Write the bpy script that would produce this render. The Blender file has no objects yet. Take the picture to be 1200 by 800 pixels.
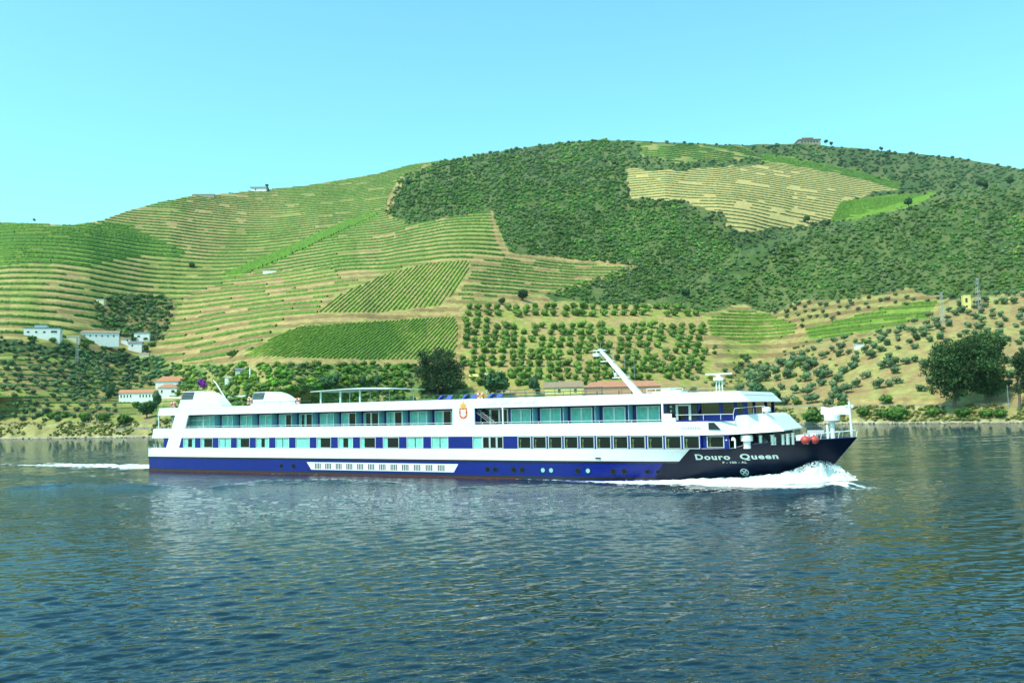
import bpy, math, random
import numpy as np
from mathutils import Vector, noise as mnoise

random.seed(7); rng = np.random.default_rng(11)
SC = bpy.context.scene
COL = SC.collection
PI = math.pi

# ---------------------------------------------------------------- camera
FPX = 1000.0                                  # focal length in 1200-px units
ROLL = math.atan(25.5/1200); PITCH = math.atan(81.8*math.cos(ROLL)/FPX)
R0 = np.array([1, 0, 0.]); F0 = np.array([0, math.cos(PITCH), math.sin(PITCH)]); U0 = np.array([0, -math.sin(PITCH), math.cos(PITCH)])
RC = math.cos(ROLL)*R0 - math.sin(ROLL)*U0; UC = math.sin(ROLL)*R0 + math.cos(ROLL)*U0
CAMZ = 6.0
cam = bpy.data.cameras.new('camera'); camo = bpy.data.objects.new('camera', cam); COL.objects.link(camo)
cam.sensor_width = 36; cam.lens = 36*FPX/1200; cam.clip_start = 0.5; cam.clip_end = 8000
from mathutils import Matrix
camo.matrix_world = Matrix(((RC[0], UC[0], -F0[0], 0), (RC[1], UC[1], -F0[1], 0), (RC[2], UC[2], -F0[2], CAMZ), (0, 0, 0, 1)))
SC.camera = camo

# ---------------------------------------------------------------- light
SUN_EL = math.radians(56); SUN_AZ_LEFT = math.radians(48)      # behind the camera, to its left
sdir = Vector((-math.sin(SUN_AZ_LEFT)*math.cos(SUN_EL), -math.cos(SUN_AZ_LEFT)*math.cos(SUN_EL), math.sin(SUN_EL)))
sl = bpy.data.lights.new('sun', 'SUN'); sl.energy = 3.3; sl.angle = math.radians(0.5); sl.color = (1, .945, .84)
so = bpy.data.objects.new('sun', sl); COL.objects.link(so); so.rotation_euler = sdir.to_track_quat('Z', 'Y').to_euler()
W = bpy.data.worlds.new('World'); SC.world = W; W.use_nodes = True
nt = W.node_tree; nt.nodes.clear()
sky = nt.nodes.new('ShaderNodeTexSky'); sky.sky_type = 'NISHITA'; sky.sun_disc = False
sky.sun_elevation = SUN_EL; sky.sun_rotation = math.atan2(sdir.x, sdir.y)
sky.altitude = 100; sky.air_density = 1.25; sky.dust_density = .8; sky.ozone_density = 2.0
tn = nt.nodes.new('ShaderNodeMix'); tn.data_type = 'RGBA'; tn.blend_type = 'MULTIPLY'; tn.inputs[0].default_value = 1
tn.inputs[7].default_value = (.72, 1.38, 1.19, 1)
bg = nt.nodes.new('ShaderNodeBackground'); bg.inputs[1].default_value = 0.15
ow = nt.nodes.new('ShaderNodeOutputWorld')
nt.links.new(sky.outputs[0], tn.inputs[6]); nt.links.new(tn.outputs[2], bg.inputs[0]); nt.links.new(bg.outputs[0], ow.inputs[0])
SC.view_settings.view_transform = 'Standard'; SC.view_settings.look = 'None'; SC.view_settings.gamma = 1
SC.view_settings.exposure = 0.62; SC.view_settings.use_curve_mapping = False
SC.render.engine = 'CYCLES'

# ---------------------------------------------------------------- helpers
def ray(x, y):
    x = np.asarray(x, float); y = np.asarray(y, float)
    return F0 + ((x-600)/FPX)[..., None]*RC - ((y-400)/FPX)[..., None]*UC
def elev(x, y):
    d = ray(x, y); return d[..., 2]/d[..., 1]
def sm(a, b, x):
    t = np.clip((x-a)/(b-a), 0, 1); return t*t*(3-2*t)
def inpoly(x, y, poly):
    x = np.asarray(x, float); y = np.asarray(y, float); r = np.zeros(x.shape, bool); n = len(poly)
    for i in range(n):
        x1, y1 = poly[i]; x2, y2 = poly[(i+1) % n]
        if y1 == y2: continue
        c = ((y1 > y) != (y2 > y)) & (x < (x2-x1)*(y-y1)/(y2-y1)+x1); r ^= c
    return r
def vnoise(x, y, s, seed=0):                     # smooth 2-d value noise, numpy
    x = np.asarray(x, float)/s+seed*17.3; y = np.asarray(y, float)/s+seed*9.1
    xi = np.floor(x).astype(np.int64); yi = np.floor(y).astype(np.int64); fx = x-xi; fy = y-yi
    fx = fx*fx*(3-2*fx); fy = fy*fy*(3-2*fy)
    def h(a, b):
        v = (a*374761393 + b*668265263 + seed*1442695) & 0x7fffffff
        v = ((v ^ (v >> 13))*1274126177) & 0x7fffffff
        return ((v ^ (v >> 16)) & 0xffff)/65535.0
    return (h(xi, yi)*(1-fx)+h(xi+1, yi)*fx)*(1-fy)+(h(xi, yi+1)*(1-fx)+h(xi+1, yi+1)*fx)*fy
def fbm(x, y, s, seed=0, o=3):
    r = 0; a = 1; t = 0
    for k in range(o):
        r = r+a*vnoise(x, y, s/2**k, seed+k); t += a; a *= .5
    return r/t
def np_mesh(name, V, faces, mat, col=None, smooth=False, parent=None):
    """V (n,3); faces (m,k) int array or list of such arrays; col (n,3)"""
    if not isinstance(faces, list): faces = [faces]
    faces = [f for f in faces if len(f)]
    me = bpy.data.meshes.new(name); V = np.asarray(V, np.float32)
    me.vertices.add(len(V)); me.vertices.foreach_set('co', V.ravel())
    loops = np.concatenate([f.ravel() for f in faces]).astype(np.int32)
    tot = np.concatenate([np.full(len(f), f.shape[1]) for f in faces]).astype(np.int32)
    st = np.concatenate([[0], np.cumsum(tot)[:-1]]).astype(np.int32)
    me.loops.add(len(loops)); me.loops.foreach_set('vertex_index', loops)
    me.polygons.add(len(tot)); me.polygons.foreach_set('loop_start', st); me.polygons.foreach_set('loop_total', tot)
    if smooth: me.polygons.foreach_set('use_smooth', np.ones(len(tot), bool))
    me.update(calc_edges=True)
    if col is not None:
        a = me.attributes.new('col', 'FLOAT_COLOR', 'POINT')
        c = np.ones((len(V), 4), np.float32); c[:, :3] = col; a.data.foreach_set('color', c.ravel())
    me.materials.append(mat)
    o = bpy.data.objects.new(name, me); COL.objects.link(o)
    if parent: o.parent = parent
    return o
def tag(o, label=None, cat=None, group=None, kind=None):
    if label: o['label'] = label
    if cat: o['category'] = cat
    if group: o['group'] = group
    if kind: o['kind'] = kind
    return o
def empty(name, loc, rz=0, label=None, cat=None, group=None):
    o = bpy.data.objects.new(name, None); COL.objects.link(o); o.location = loc; o.rotation_euler = (0, 0, rz)
    return tag(o, label, cat, group)

# ---------------------------------------------------------------- materials
def mat(name, c, rough=.6, metal=0, noise=0, nscale=3, spec=.5, bump=0, coat=0):
    m = bpy.data.materials.new(name); m.use_nodes = True; t = m.node_tree; b = t.nodes['Principled BSDF']
    b.inputs['Base Color'].default_value = (*c, 1); b.inputs['Roughness'].default_value = rough; b.inputs['Metallic'].default_value = metal
    b.inputs['Specular IOR Level'].default_value = spec; b.inputs['Coat Weight'].default_value = coat
    tc = t.nodes.new('ShaderNodeTexCoord'); nz = t.nodes.new('ShaderNodeTexNoise'); nz.inputs['Scale'].default_value = nscale; nz.inputs['Detail'].default_value = 5
    t.links.new(tc.outputs['Object'], nz.inputs['Vector'])
    if noise:
        rp = t.nodes.new('ShaderNodeMapRange'); rp.inputs[1].default_value = .3; rp.inputs[2].default_value = .7; rp.inputs[3].default_value = 1-noise; rp.inputs[4].default_value = 1+noise
        mx = t.nodes.new('ShaderNodeMix'); mx.data_type = 'RGBA'; mx.blend_type = 'MULTIPLY'; mx.inputs[0].default_value = 1; mx.inputs[6].default_value = (*c, 1)
        t.links.new(nz.outputs[0], rp.inputs[0]); t.links.new(rp.outputs[0], mx.inputs[7]); t.links.new(mx.outputs[2], b.inputs['Base Color'])
    if bump:
        bp = t.nodes.new('ShaderNodeBump'); bp.inputs['Strength'].default_value = 1; bp.inputs['Distance'].default_value = bump
        t.links.new(nz.outputs[0], bp.inputs['Height']); t.links.new(bp.outputs[0], b.inputs['Normal'])
    return m
def mat_col(name, rough=.85, noise=.25, nscale=.5, objrand=0, bump=0):
    """colour from the mesh's own attribute, varied by procedural noise"""
    m = bpy.data.materials.new(name); m.use_nodes = True; t = m.node_tree; b = t.nodes['Principled BSDF']
    b.inputs['Roughness'].default_value = rough; b.inputs['Specular IOR Level'].default_value = .2
    at = t.nodes.new('ShaderNodeAttribute'); at.attribute_name = 'col'
    tc = t.nodes.new('ShaderNodeTexCoord'); nz = t.nodes.new('ShaderNodeTexNoise'); nz.inputs['Scale'].default_value = nscale; nz.inputs['Detail'].default_value = 6; nz.inputs['Roughness'].default_value = .65
    t.links.new(tc.outputs['Object'], nz.inputs['Vector'])
    rp = t.nodes.new('ShaderNodeMapRange'); rp.inputs[1].default_value = .3; rp.inputs[2].default_value = .7; rp.inputs[3].default_value = 1-noise; rp.inputs[4].default_value = 1+noise
    mx = t.nodes.new('ShaderNodeMix'); mx.data_type = 'RGBA'; mx.blend_type = 'MULTIPLY'; mx.inputs[0].default_value = 1
    t.links.new(nz.outputs[0], rp.inputs[0]); t.links.new(rp.outputs[0], mx.inputs[7]); t.links.new(at.outputs['Color'], mx.inputs[6])
    last = mx.outputs[2]
    if objrand:
        oi = t.nodes.new('ShaderNodeObjectInfo'); r2 = t.nodes.new('ShaderNodeMapRange'); r2.inputs[3].default_value = 1-objrand; r2.inputs[4].default_value = 1+objrand
        hs = t.nodes.new('ShaderNodeHueSaturation'); t.links.new(oi.outputs['Random'], r2.inputs[0]); t.links.new(r2.outputs[0], hs.inputs['Value'])
        t.links.new(last, hs.inputs['Color']); last = hs.outputs[0]
    t.links.new(last, b.inputs['Base Color'])
    if bump:
        bp = t.nodes.new('ShaderNodeBump'); bp.inputs['Distance'].default_value = bump; t.links.new(nz.outputs[0], bp.inputs['Height']); t.links.new(bp.outputs[0], b.inputs['Normal'])
    return m
M_GROUND = mat_col('dry_hillside_soil', .95, .3, .35, bump=.35)
M_LEAF = mat_col('foliage', .8, .35, .9)
M_VINE = mat_col('vine_leaves', .8, .3, 1.2)
M_TREE = mat_col('tree_foliage', .8, .3, 1.5, objrand=.28)

# ================================================================ TERRAIN
def L(pts): a = np.array(pts, float); return lambda x: np.interp(x, a[:, 0], a[:, 1])
y_shore = L([(-260, 516.5), (0, 514), (200, 511.5), (500, 504), (900, 496.8), (1000, 496), (1200, 495), (1460, 492)])
y_bank = L([(-260, 500), (0, 498), (160, 497), (200, 494), (500, 489), (900, 481), (1000, 479), (1200, 477), (1460, 474)])
y_ridge = L([(-260, 275), (-100, 264), (0, 261), (85, 264), (120, 258), (150, 247), (185, 237), (225, 230), (300, 223), (360, 217), (400, 211), (440, 204), (480, 193), (530, 187), (570, 180), (640, 169), (704, 164), (760, 166), (860, 170), (940, 168), (1000, 174), (1060, 179), (1120, 185), (1165, 193), (1200, 199), (1300, 215), (1460, 235)])
s_of = L([(-260, .42), (0, .42), (300, .40), (500, .42), (700, .45), (1000, .43), (1200, .40), (1460, .40)])
spur_y = L([(700, 370), (800, 345), (860, 302), (930, 276), (1000, 262), (1080, 238), (1130, 226), (1200, 214), (1460, 185)])
spur_a = L([(780, 0), (860, .12), (1000, .35), (1200, .55), (1460, .6)])
brow_y = L([(840, 470), (880, 440), (950, 405), (1010, 395), (1090, 376), (1112, 352), (1200, 342), (1460, 330)])
brow_a = L([(840, 0), (930, .06), (1460, .10)])
def seg_d(x, y, pl):
    d = np.full(np.shape(x), 1e9)
    for (x1, y1), (x2, y2) in zip(pl[:-1], pl[1:]):
        dx, dy = x2-x1, y2-y1; t = np.clip(((x-x1)*dx+(y-y1)*dy)/(dx*dx+dy*dy), 0, 1)
        d = np.minimum(d, np.hypot(x-x1-t*dx, y-y1-t*dy))
    return d
FOLDS = [([(175, 440), (215, 340), (290, 290), (400, 250)], 85, .17), ([(330, 420), (420, 330), (520, 285), (580, 245)], 80, -.15),
         ([(860, 400), (800, 340), (690, 260), (640, 200)], 110, .15), ([(-40, 420), (20, 300)], 110, -.13),
         ([(450, 290), (470, 215)], 30, .03), ([(900, 330), (960, 290)], 60, .05), ([(900, 250), (960, 190)], 60, -.05)]
def depth(x, y):
    x, y = np.broadcast_arrays(np.asarray(x, float), np.asarray(y, float))
    ys = y_shore(x); yb = y_bank(x)
    D0 = -CAMZ/elev(x, ys); e1 = elev(x, yb); D1 = D0+7
    e = elev(x, y); s = s_of(x)
    G = 0
    for pl, w, a in FOLDS: G = G+a*np.exp(-(seg_d(x, y, pl)/w)**2)
    G = G+spur_a(x)*sm(8, -8, y-spur_y(x)) + brow_a(x)*sm(7, -7, y-brow_y(x))
    G = G+.012*(vnoise(x, y, 45, 3)-.5)+.006*(vnoise(x, y, 18, 4)-.5)
    G = G*sm(0, 40, yb-y)
    up = D1*s/np.maximum(s-(e-e1), .03)*np.exp(G)
    lo = D0+(D1-D0)*np.clip((ys-y)/(ys-yb), -.5, 1)
    return np.where(y < yb, up, lo)
def P(x, y, dz=0, dback=0):
    d = ray(x, y); D = depth(x, y)+dback; q = d*(D/d[..., 1])[..., None]
    q[..., 2] += CAMZ+dz; return q
def P3(x, y, dz=0): v = P(np.array([float(x)]), np.array([float(y)]), dz)[0]; return (float(v[0]), float(v[1]), float(v[2]))
def mpp(x, y): return float(depth(x, y))/FPX            # metres per pixel there

# fields, outlined as they lie on the slope
Z = dict(
 forest=[(452, 250), (460, 228), (470, 208), (500, 196), (530, 188), (570, 181), (640, 160), (704, 150), (900, 150), (1460, 150), (1460, 335), (1200, 342), (1112, 350), (1060, 338), (1000, 350), (940, 352), (900, 368), (868, 356), (828, 366), (800, 362), (745, 355), (700, 357), (650, 352), (640, 345), (690, 330), (742, 312), (680, 307), (620, 300), (597, 296), (580, 250), (573, 247), (480, 263)],
 field_far=[(733, 198), (800, 200), (880, 193), (905, 190), (1000, 205), (1057, 220), (1000, 232), (975, 258), (935, 266), (870, 271), (850, 264), (848, 250), (800, 236), (740, 232)],
 green_far=[(972, 260), (985, 236), (1050, 229), (1102, 226), (1085, 236), (1040, 248), (1000, 258)],
 strip_far=[(893, 180), (930, 186), (1000, 200), (1060, 216), (1050, 222), (1000, 207), (930, 194), (890, 188)],
 upper_far=[(745, 168), (800, 170), (870, 172), (890, 184), (850, 190), (790, 190), (752, 182)],
 lush=[(-260, 250), (85, 262), (125, 262), (150, 265), (178, 276), (225, 300), (170, 300), (140, 303), (100, 313), (60, 306), (0, 312), (-260, 318)],
 lush2=[(262, 322), (300, 305), (350, 284), (400, 262), (440, 249), (443, 252), (400, 271), (360, 290), (320, 308), (285, 322)],
 tanmid=[(185, 420), (200, 372), (225, 345), (265, 325), (300, 318), (400, 315), (440, 318), (380, 350), (372, 368), (330, 378), (285, 420), (230, 425)],
 rows_a=[(372, 367), (395, 347), (450, 322), (500, 309), (549, 305), (549, 322), (530, 345), (515, 358), (440, 367)],
 rows_b=[(285, 418), (320, 396), (350, 383), (420, 378), (533, 371), (537, 385), (533, 422), (420, 421)],
 plot_e=[(552, 306), (600, 303), (680, 309), (742, 315), (730, 325), (650, 340), (560, 350), (532, 353), (550, 325)],
 orchard=[(540, 360), (600, 354), (700, 357), (800, 362), (826, 372), (822, 400), (840, 430), (860, 450), (800, 470), (560, 470), (540, 420)],
 green_g=[(828, 374), (860, 362), (900, 368), (936, 382), (930, 392), (880, 405), (832, 392)],
 green_h=[(945, 386), (1000, 371), (1060, 356), (1100, 352), (1088, 372), (1000, 392), (950, 398)],
 dry=[(845, 485), (880, 440), (950, 403), (1010, 394), (1088, 374), (1112, 350), (1200, 341), (1460, 330), (1460, 500), (845, 500)],
 dry2=[(868, 358), (900, 369), (945, 352), (1000, 350), (1060, 338), (1112, 348), (1100, 353), (1000, 370), (940, 384), (900, 368)],
 grove=[(-260, 400), (0, 402), (60, 403), (180, 420), (215, 440), (200, 496), (-260, 500)],
 garden=[(180, 418), (215, 428), (290, 425), (420, 424), (535, 424), (560, 470), (560, 500), (180, 500)],
 gully=[(110, 352), (150, 345), (200, 350), (205, 366), (190, 400), (150, 400), (120, 385)],
 darkband=[(-260, 390), (0, 396), (25, 400), (90, 407), (140, 417), (186, 424), (190, 432), (120, 425), (60, 413), (-260, 406)],
)
def zone(k, x, y, wob=3.0):
    x = np.asarray(x, float); y = np.asarray(y, float)
    return inpoly(x+wob*(vnoise(x, y, 9, 5)-.5)*2, y+wob*(vnoise(x, y, 9, 6)-.5)*2, Z[k])
C_TAN = np.array([.30, .245, .085]); C_TAN2 = np.array([.325, .245, .09]); C_GRASS = np.array([.17, .225, .038]); C_FLOOR = np.array([.055, .098, .022])
C_DRY = np.array([.29, .21, .085]); C_LUSH = np.array([.14, .225, .03]); C_BANK = np.array([.25, .23, .085])
def ground_col(x, y, z):
    n1 = fbm(x, y, 40, 20)[..., None]; n2 = fbm(x, y, 9, 30)[..., None]
    c = C_TAN*(1-.6*sm(.38, .64, n1))+C_GRASS*.6*sm(.38, .64, n1)
    def put(k, cc, wob=3.0, mixn=0., alt=None):
        nonlocal c
        m = zone(k, x, y, wob)[..., None]
        v = cc if alt is None else cc+(alt-cc)*sm(.5-.12, .5+.12, n2)*mixn
        c = np.where(m, v, c)
    put('tanmid', C_TAN2, 3, .5, C_TAN)
    put('lush', C_LUSH, 6, .5, C_GRASS); put('lush2', C_LUSH, 5, .4, C_GRASS)
    put('forest', C_FLOOR, 3, .6, np.array([.11, .125, .04]))
    put('dry', C_DRY, 3, .6, np.array([.23, .25, .07])); put('dry2', C_DRY, 3, .4, C_GRASS)
    put('grove', C_TAN*.9, 4, .8, C_GRASS); put('garden', np.array([.14, .2, .05]), 4, .8, C_TAN)
    put('gully', C_FLOOR, 6, .9, C_TAN*.8); put('darkband', C_FLOOR, 3)
    put('rows_a', C_TAN, 1, .7, C_GRASS); put('rows_b', C_TAN, 1, .8, C_GRASS); put('plot_e', C_TAN2, 2, .5, C_TAN)
    put('orchard', C_TAN2, 2, .7, C_GRASS); put('green_g', C_GRASS, 2, .8, C_TAN); put('green_h', C_LUSH, 2, .7, C_GRASS)
    put('upper_far', C_TAN*.6+C_GRASS*.4, 2, .8, C_FLOOR*1.5)
    put('field_far', np.array([.40, .33, .12]), 2, .5, C_TAN2*1.05); put('green_far', C_LUSH, 2); put('strip_far', C_LUSH, 2, .5, C_GRASS)
    # bare tracks between the plots, banks of the river
    for pl, w in [([(535, 365), (538, 425)], 3), ([(548, 305), (600, 300), (745, 310)], 2.5), ([(285, 380), (380, 372), (520, 366), (640, 352)], 4.5), ([(200, 385), (260, 425)], 2),
                  ([(575, 250), (582, 285), (598, 298)], 3.5), ([(285, 424), (420, 423), (540, 428)], 3), ([(452, 250), (470, 212)], 4), ([(820, 371), (826, 400)], 2), ([(940, 384), (932, 400), (880, 425), (850, 440)], 3),
                  ([(860, 462), (1000, 470), (1300, 476)], 2.5), ([(136, 253), (190, 258)], 3)]:
        c = np.where((seg_d(x, y, pl) < w)[..., None], C_TAN2*.95, c)
    c = np.where((y > y_bank(x)-2)[..., None], C_BANK*(.8+.4*n2), c)
    c = np.where((y > y_shore(x)-2.2)[..., None], np.array([.30, .27, .17])*(.7+.7*fbm(x, y*3, 5, 44)[..., None]), c)
    # terrace banks and platforms follow the height
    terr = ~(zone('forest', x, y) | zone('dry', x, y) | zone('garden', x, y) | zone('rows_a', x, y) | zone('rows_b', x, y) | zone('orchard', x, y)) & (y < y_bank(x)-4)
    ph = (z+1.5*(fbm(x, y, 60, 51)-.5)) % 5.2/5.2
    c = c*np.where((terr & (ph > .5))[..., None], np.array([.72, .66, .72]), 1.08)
    return c*(.8+.4*n2)
xs = np.arange(-260, 1461, 1.8); NV = 330
vv = np.concatenate([np.linspace(-.10, 0, 4)[:-1], np.linspace(0, .06, 12)[:-1], np.linspace(.06, 1, NV)])
X, V = np.meshgrid(xs, vv); Y = y_shore(X)+(y_ridge(X)+1.3*(fbm(X, X*0, 14, 8)-.5)*2-y_shore(X))*V
G = P(X, Y)
GC = ground_col(X, Y, G[..., 2])
back = []                                           # the far side of the ridge falls away
for k, (dd, dz) in enumerate([(30, -3), (90, -22), (260, -110), (600, -320)]):
    q = P(X[-1:], Y[-1:]); dirh = q.copy(); dirh[..., 2] = 0; dirh /= np.linalg.norm(dirh, axis=-1)[..., None]
    q = q+dirh*dd; q[..., 2] += dz; back.append(q)
G = np.concatenate([G]+back, 0); GC = np.concatenate([GC]+[GC[-1:]]*4, 0)
nr, nc = G.shape[:2]; idx = np.arange(nr*nc).reshape(nr, nc)
quads = np.stack([idx[:-1, :-1], idx[:-1, 1:], idx[1:, 1:], idx[1:, :-1]], -1).reshape(-1, 4)
tag(np_mesh('hillside', G.reshape(-1, 3), quads, M_GROUND, GC.reshape(-1, 3), smooth=True), kind='structure')
del G, GC, quads

# ================================================================ FOLIAGE BUILDERS
def ico(sub=1):
    import bmesh
    bm = bmesh.new(); bmesh.ops.create_icosphere(bm, subdivisions=sub, radius=1); V = np.array([v.co[:] for v in bm.verts]); Fc = np.array([[v.index for v in f.verts] for f in bm.faces]); bm.free(); return V, Fc
ICO_V, ICO_F = ico(2); ICO1_V, ICO1_F = ico(1)
def clump(seed, lobes=3, flakes=50, lo=True, trunk=False, tall=1.0):
    """unit crown (radius about 1, base at z=0): a few ragged lobes and loose leaf sprays. returns V,F,shade"""
    r = np.random.default_rng(seed); Vs = []; Fs = []; Ss = []; n = 0
    bv, bf = (ICO1_V, ICO1_F) if lo else (ICO_V, ICO_F)
    cs = []
    for k in range(lobes):
        a = r.uniform(0, 6.28); big = lobes > 4; rr = 0 if k == 0 else r.uniform(.3, .7); c = np.array([rr*math.cos(a), rr*math.sin(a), (.75+r.uniform(-.15, .35))*tall]); s = (r.uniform(.26, .44) if big else r.uniform(.42, .62)) if k else (.58 if big else .66)
        v = bv*(s*(1+r.uniform(-.28, .28, (len(bv), 1))))*np.array([1, 1, .85*tall])+c
        v[:, 2] = np.maximum(v[:, 2], .02); Vs.append(v); Fs.append(bf+n); Ss.append(np.full(len(v), r.uniform(.8, 1.15))); n += len(v); cs.append((c, s))
    for k in range(flakes):
        c, s = cs[r.integers(len(cs))]; d = r.normal(size=3); d /= np.linalg.norm(d); p = c+d*s*r.uniform(.85, 1.22)*np.array([1, 1, .9*tall]); p[2] = max(p[2], .05)
        t = r.normal(size=(3, 3)); t *= (.21/np.linalg.norm(t, axis=1))[:, None]*r.uniform(.7, 1.5)
        Vs.append(p+t); Fs.append(np.array([[n, n+1, n+2]])); Ss.append(np.full(3, r.uniform(.7, 1.6))); n += 3
    return np.concatenate(Vs), np.concatenate(Fs), np.concatenate(Ss)
TEMPL = [clump(s, lobes=1+s % 2, flakes=40) for s in range(6)]
def wood(name, label, x, y, size, col, flat=.8, kind='stuff', cat='woodland', material=None):
    """one mass of bushes/trees at the hillside points (x,y); size in metres (radius)"""
    Pn = P(x, y, dz=-.15); n = len(x); VV = []; FF = []; CC = []; off = 0
    t = rng.integers(0, len(TEMPL), n)
    for k in range(len(TEMPL)):
        m = np.where(t == k)[0]
        if not len(m): continue
        v, f, s = TEMPL[k]; a = rng.uniform(0, 6.28, len(m)); ca, sa = np.cos(a), np.sin(a); sc = size[m]
        vx = (v[None, :, 0]*ca[:, None]-v[None, :, 1]*sa[:, None])*sc[:, None]; vy = (v[None, :, 0]*sa[:, None]+v[None, :, 1]*ca[:, None])*sc[:, None]
        vz = v[None, :, 2]*sc[:, None]*flat
        q = np.stack([vx, vy, vz], -1)+Pn[m][:, None, :]
        VV.append(q.reshape(-1, 3)); FF.append((f[None]+np.arange(len(m))[:, None, None]*len(v)).reshape(-1, 3)+off); off += len(m)*len(v)
        CC.append((col[m][:, None, :]*s[None, :, None]).reshape(-1, 3))
    return tag(np_mesh(name, np.concatenate(VV), np.concatenate(FF), material or M_LEAF, np.concatenate(CC)), label, cat, kind=kind)
def scatter(poly, n, keep=None):
    p = np.array(poly, float); x = rng.uniform(p[:, 0].min(), p[:, 0].max(), n); y = rng.uniform(p[:, 1].min(), p[:, 1].max(), n)
    m = inpoly(x, y, poly)
    if keep is not None: m &= keep(x, y)
    return x[m], y[m]
def greens(n, base, hv=.25, alt=None, m=None):
    c = np.array(base)[None]*(1+rng.uniform(-hv, hv, (n, 1)))*(1+rng.uniform(-.12, .12, (n, 3)))
    if alt is not None: c = np.where(m[:, None], np.array(alt)[None]*(1+rng.uniform(-hv, hv, (n, 1))), c)
    return c

# ---------------------------------------------------------------- vineyards
COLS = np.arange(-255, 1455, 1.0)
YF = np.linspace(0, 1, 500)
def zcurve(xc):
    ya = y_bank(xc)-1; yb = y_ridge(xc)+.8; yy = ya[None]+(yb-ya)[None]*YF[:, None]
    return yy, P(np.broadcast_to(xc, yy.shape), yy)[..., 2]
ZY, ZZ = zcurve(COLS)
ZZ = np.maximum.accumulate(ZZ, 0)
def hedge_strips(lines, w, h, base, hv=.25):
    """lines: list of (n,3) ground points; each becomes a ragged hedge"""
    VV = []; FF = []; CC = []; off = 0
    for p in lines:
        n = len(p)
        if n < 3: continue
        t = np.gradient(p[:, :2], axis=0); t /= np.maximum(np.linalg.norm(t, axis=1), 1e-6)[:, None]; nn = np.stack([-t[:, 1], t[:, 0]], 1)
        hh = h*rng.uniform(.65, 1.25, n); ww = w*rng.uniform(.6, 1.3, n)
        prof = [(-.5, -.3), (-.55, .6), (0, 1.), (.5, .6), (.5, -.3)]
        for (a, b) in prof:
            q = p.copy(); q[:, :2] += nn*(a*ww)[:, None]+rng.uniform(-.1, .1, (n, 2))*w; q[:, 2] += b*hh+rng.uniform(-.1, .1, n)*h; VV.append(q)
            CC.append(base*(1+rng.uniform(-hv, hv, (n, 1))))
        ii = np.arange(n-1)
        for k in range(4): FF.append(np.stack([off+k*n+ii, off+k*n+ii+1, off+(k+1)*n+ii+1, off+(k+1)*n+ii], 1))
        for e in (0, n-1): FF.append(np.array([[off+e, off+n+e, off+2*n+e, off+3*n+e]]))
        off += 5*n
    return np.concatenate(VV), np.concatenate(FF), np.concatenate(CC)
def contour_lines(key, dz, cover=.8, wob=1.0, seed=0, step=1.0, exclude=(), z0=0):
    out = []; poly = np.array(Z[key] if isinstance(key, str) else key); xa, xb = poly[:, 0].min(), poly[:, 0].max()
    cm = np.where((COLS >= xa) & (COLS <= xb))[0]
    if not len(cm): return out
    zc = ZZ[:, cm]
    for zk in np.arange(8+z0, 420, dz):
        lv = zk+wob*(vnoise(COLS[cm], COLS[cm]*0+zk*3, 70, seed)-.5)*2
        y = np.array([np.interp(l, zc[:, i], ZY[:, c], left=np.nan, right=np.nan) for i, (c, l) in enumerate(zip(cm, lv))])
        x = COLS[cm]; ok = np.isfinite(y); yq = np.where(ok, y, 0); ok &= inpoly(x+2*(vnoise(x, yq, 9, 5)-.5), yq, [tuple(a) for a in poly])
        for e in exclude: ok &= ~zone(e, x, yq, 2)
        ok &= vnoise(x, yq*0+round(zk/dz)*220.0, 20, seed+2) < cover+.12*np.sin(zk)
        i = 0
        while i < len(x):
            if ok[i]:
                j = i
                while j < len(x) and ok[j]: j += 1
                if j-i > 4: out.append(P(x[i:j], y[i:j]))
                i = j
            else: i += 1
    return out
LEFT = [(-255, 250), (445, 200), (478, 190), (530, 185), (470, 208), (455, 230), (452, 252), (480, 264), (575, 247), (582, 285), (592, 300), (545, 303), (440, 318), (300, 318), (225, 345), (200, 372), (180, 405), (60, 400), (-255, 395)]
def vineyard(name, label, lines, w, h, base, hv=.28):
    if not lines: return
    v, f, c = hedge_strips(lines, w, h, np.array(base), hv); tag(np_mesh(name, v, f, M_VINE, c), label, 'vineyard', kind='stuff')
G1 = (.058, .145, .022); G2 = (.08, .18, .02); G3 = (.095, .20, .022)
vineyard('terraced_vineyard', 'broad terraced vineyard with dark green rows following the contours on the left hill', contour_lines(LEFT, 5.2, .84, 1.5, 1, exclude=('lush2', 'gully', 'forest')), 1.35, 1.25, G1)
vineyard('terraced_vineyard', 'lush bright green vine terraces below the low left skyline', contour_lines('lush', 5.2, .97, 1.5, 2, z0=2.6), 1.7, 1.2, G3)
vineyard('terraced_vineyard', 'bright green diagonal strip of vines running up the left hill', contour_lines('lush2', 2.2, .95, .5, 3), 1.8, 1.5, G3)
vineyard('terraced_vineyard', 'sparse thin vine rows on the tan lower slope above the gardens', contour_lines('tanmid', 4.2, .66, 1.8, 4), 1.3, 1.1, (.10, .20, .03))
vineyard('terraced_vineyard', 'small contour planted vineyard between the striped plot and the woods', contour_lines('plot_e', 2.9, .8, .5, 5), 1.2, 1.1, (.10, .19, .035))
vineyard('hilltop_vineyard', 'pale straw coloured vineyard with fine rows enclosed by woods near the summit', contour_lines('field_far', 5.6, .84, 1.6, 6), 1.3, 1.0, (.09, .15, .04))
vineyard('hilltop_vineyard', 'faint green terraces along the skyline above the straw coloured vineyard', contour_lines('upper_far', 7, .8, 1.2, 7), 2.2, 1.6, G1)
vineyard('hilltop_vineyard', 'bright green vineyard patch right of the straw coloured vineyard', contour_lines('green_far', 3.2, .97, .3, 8), 1.9, 1.3, (.12, .23, .025))
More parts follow.
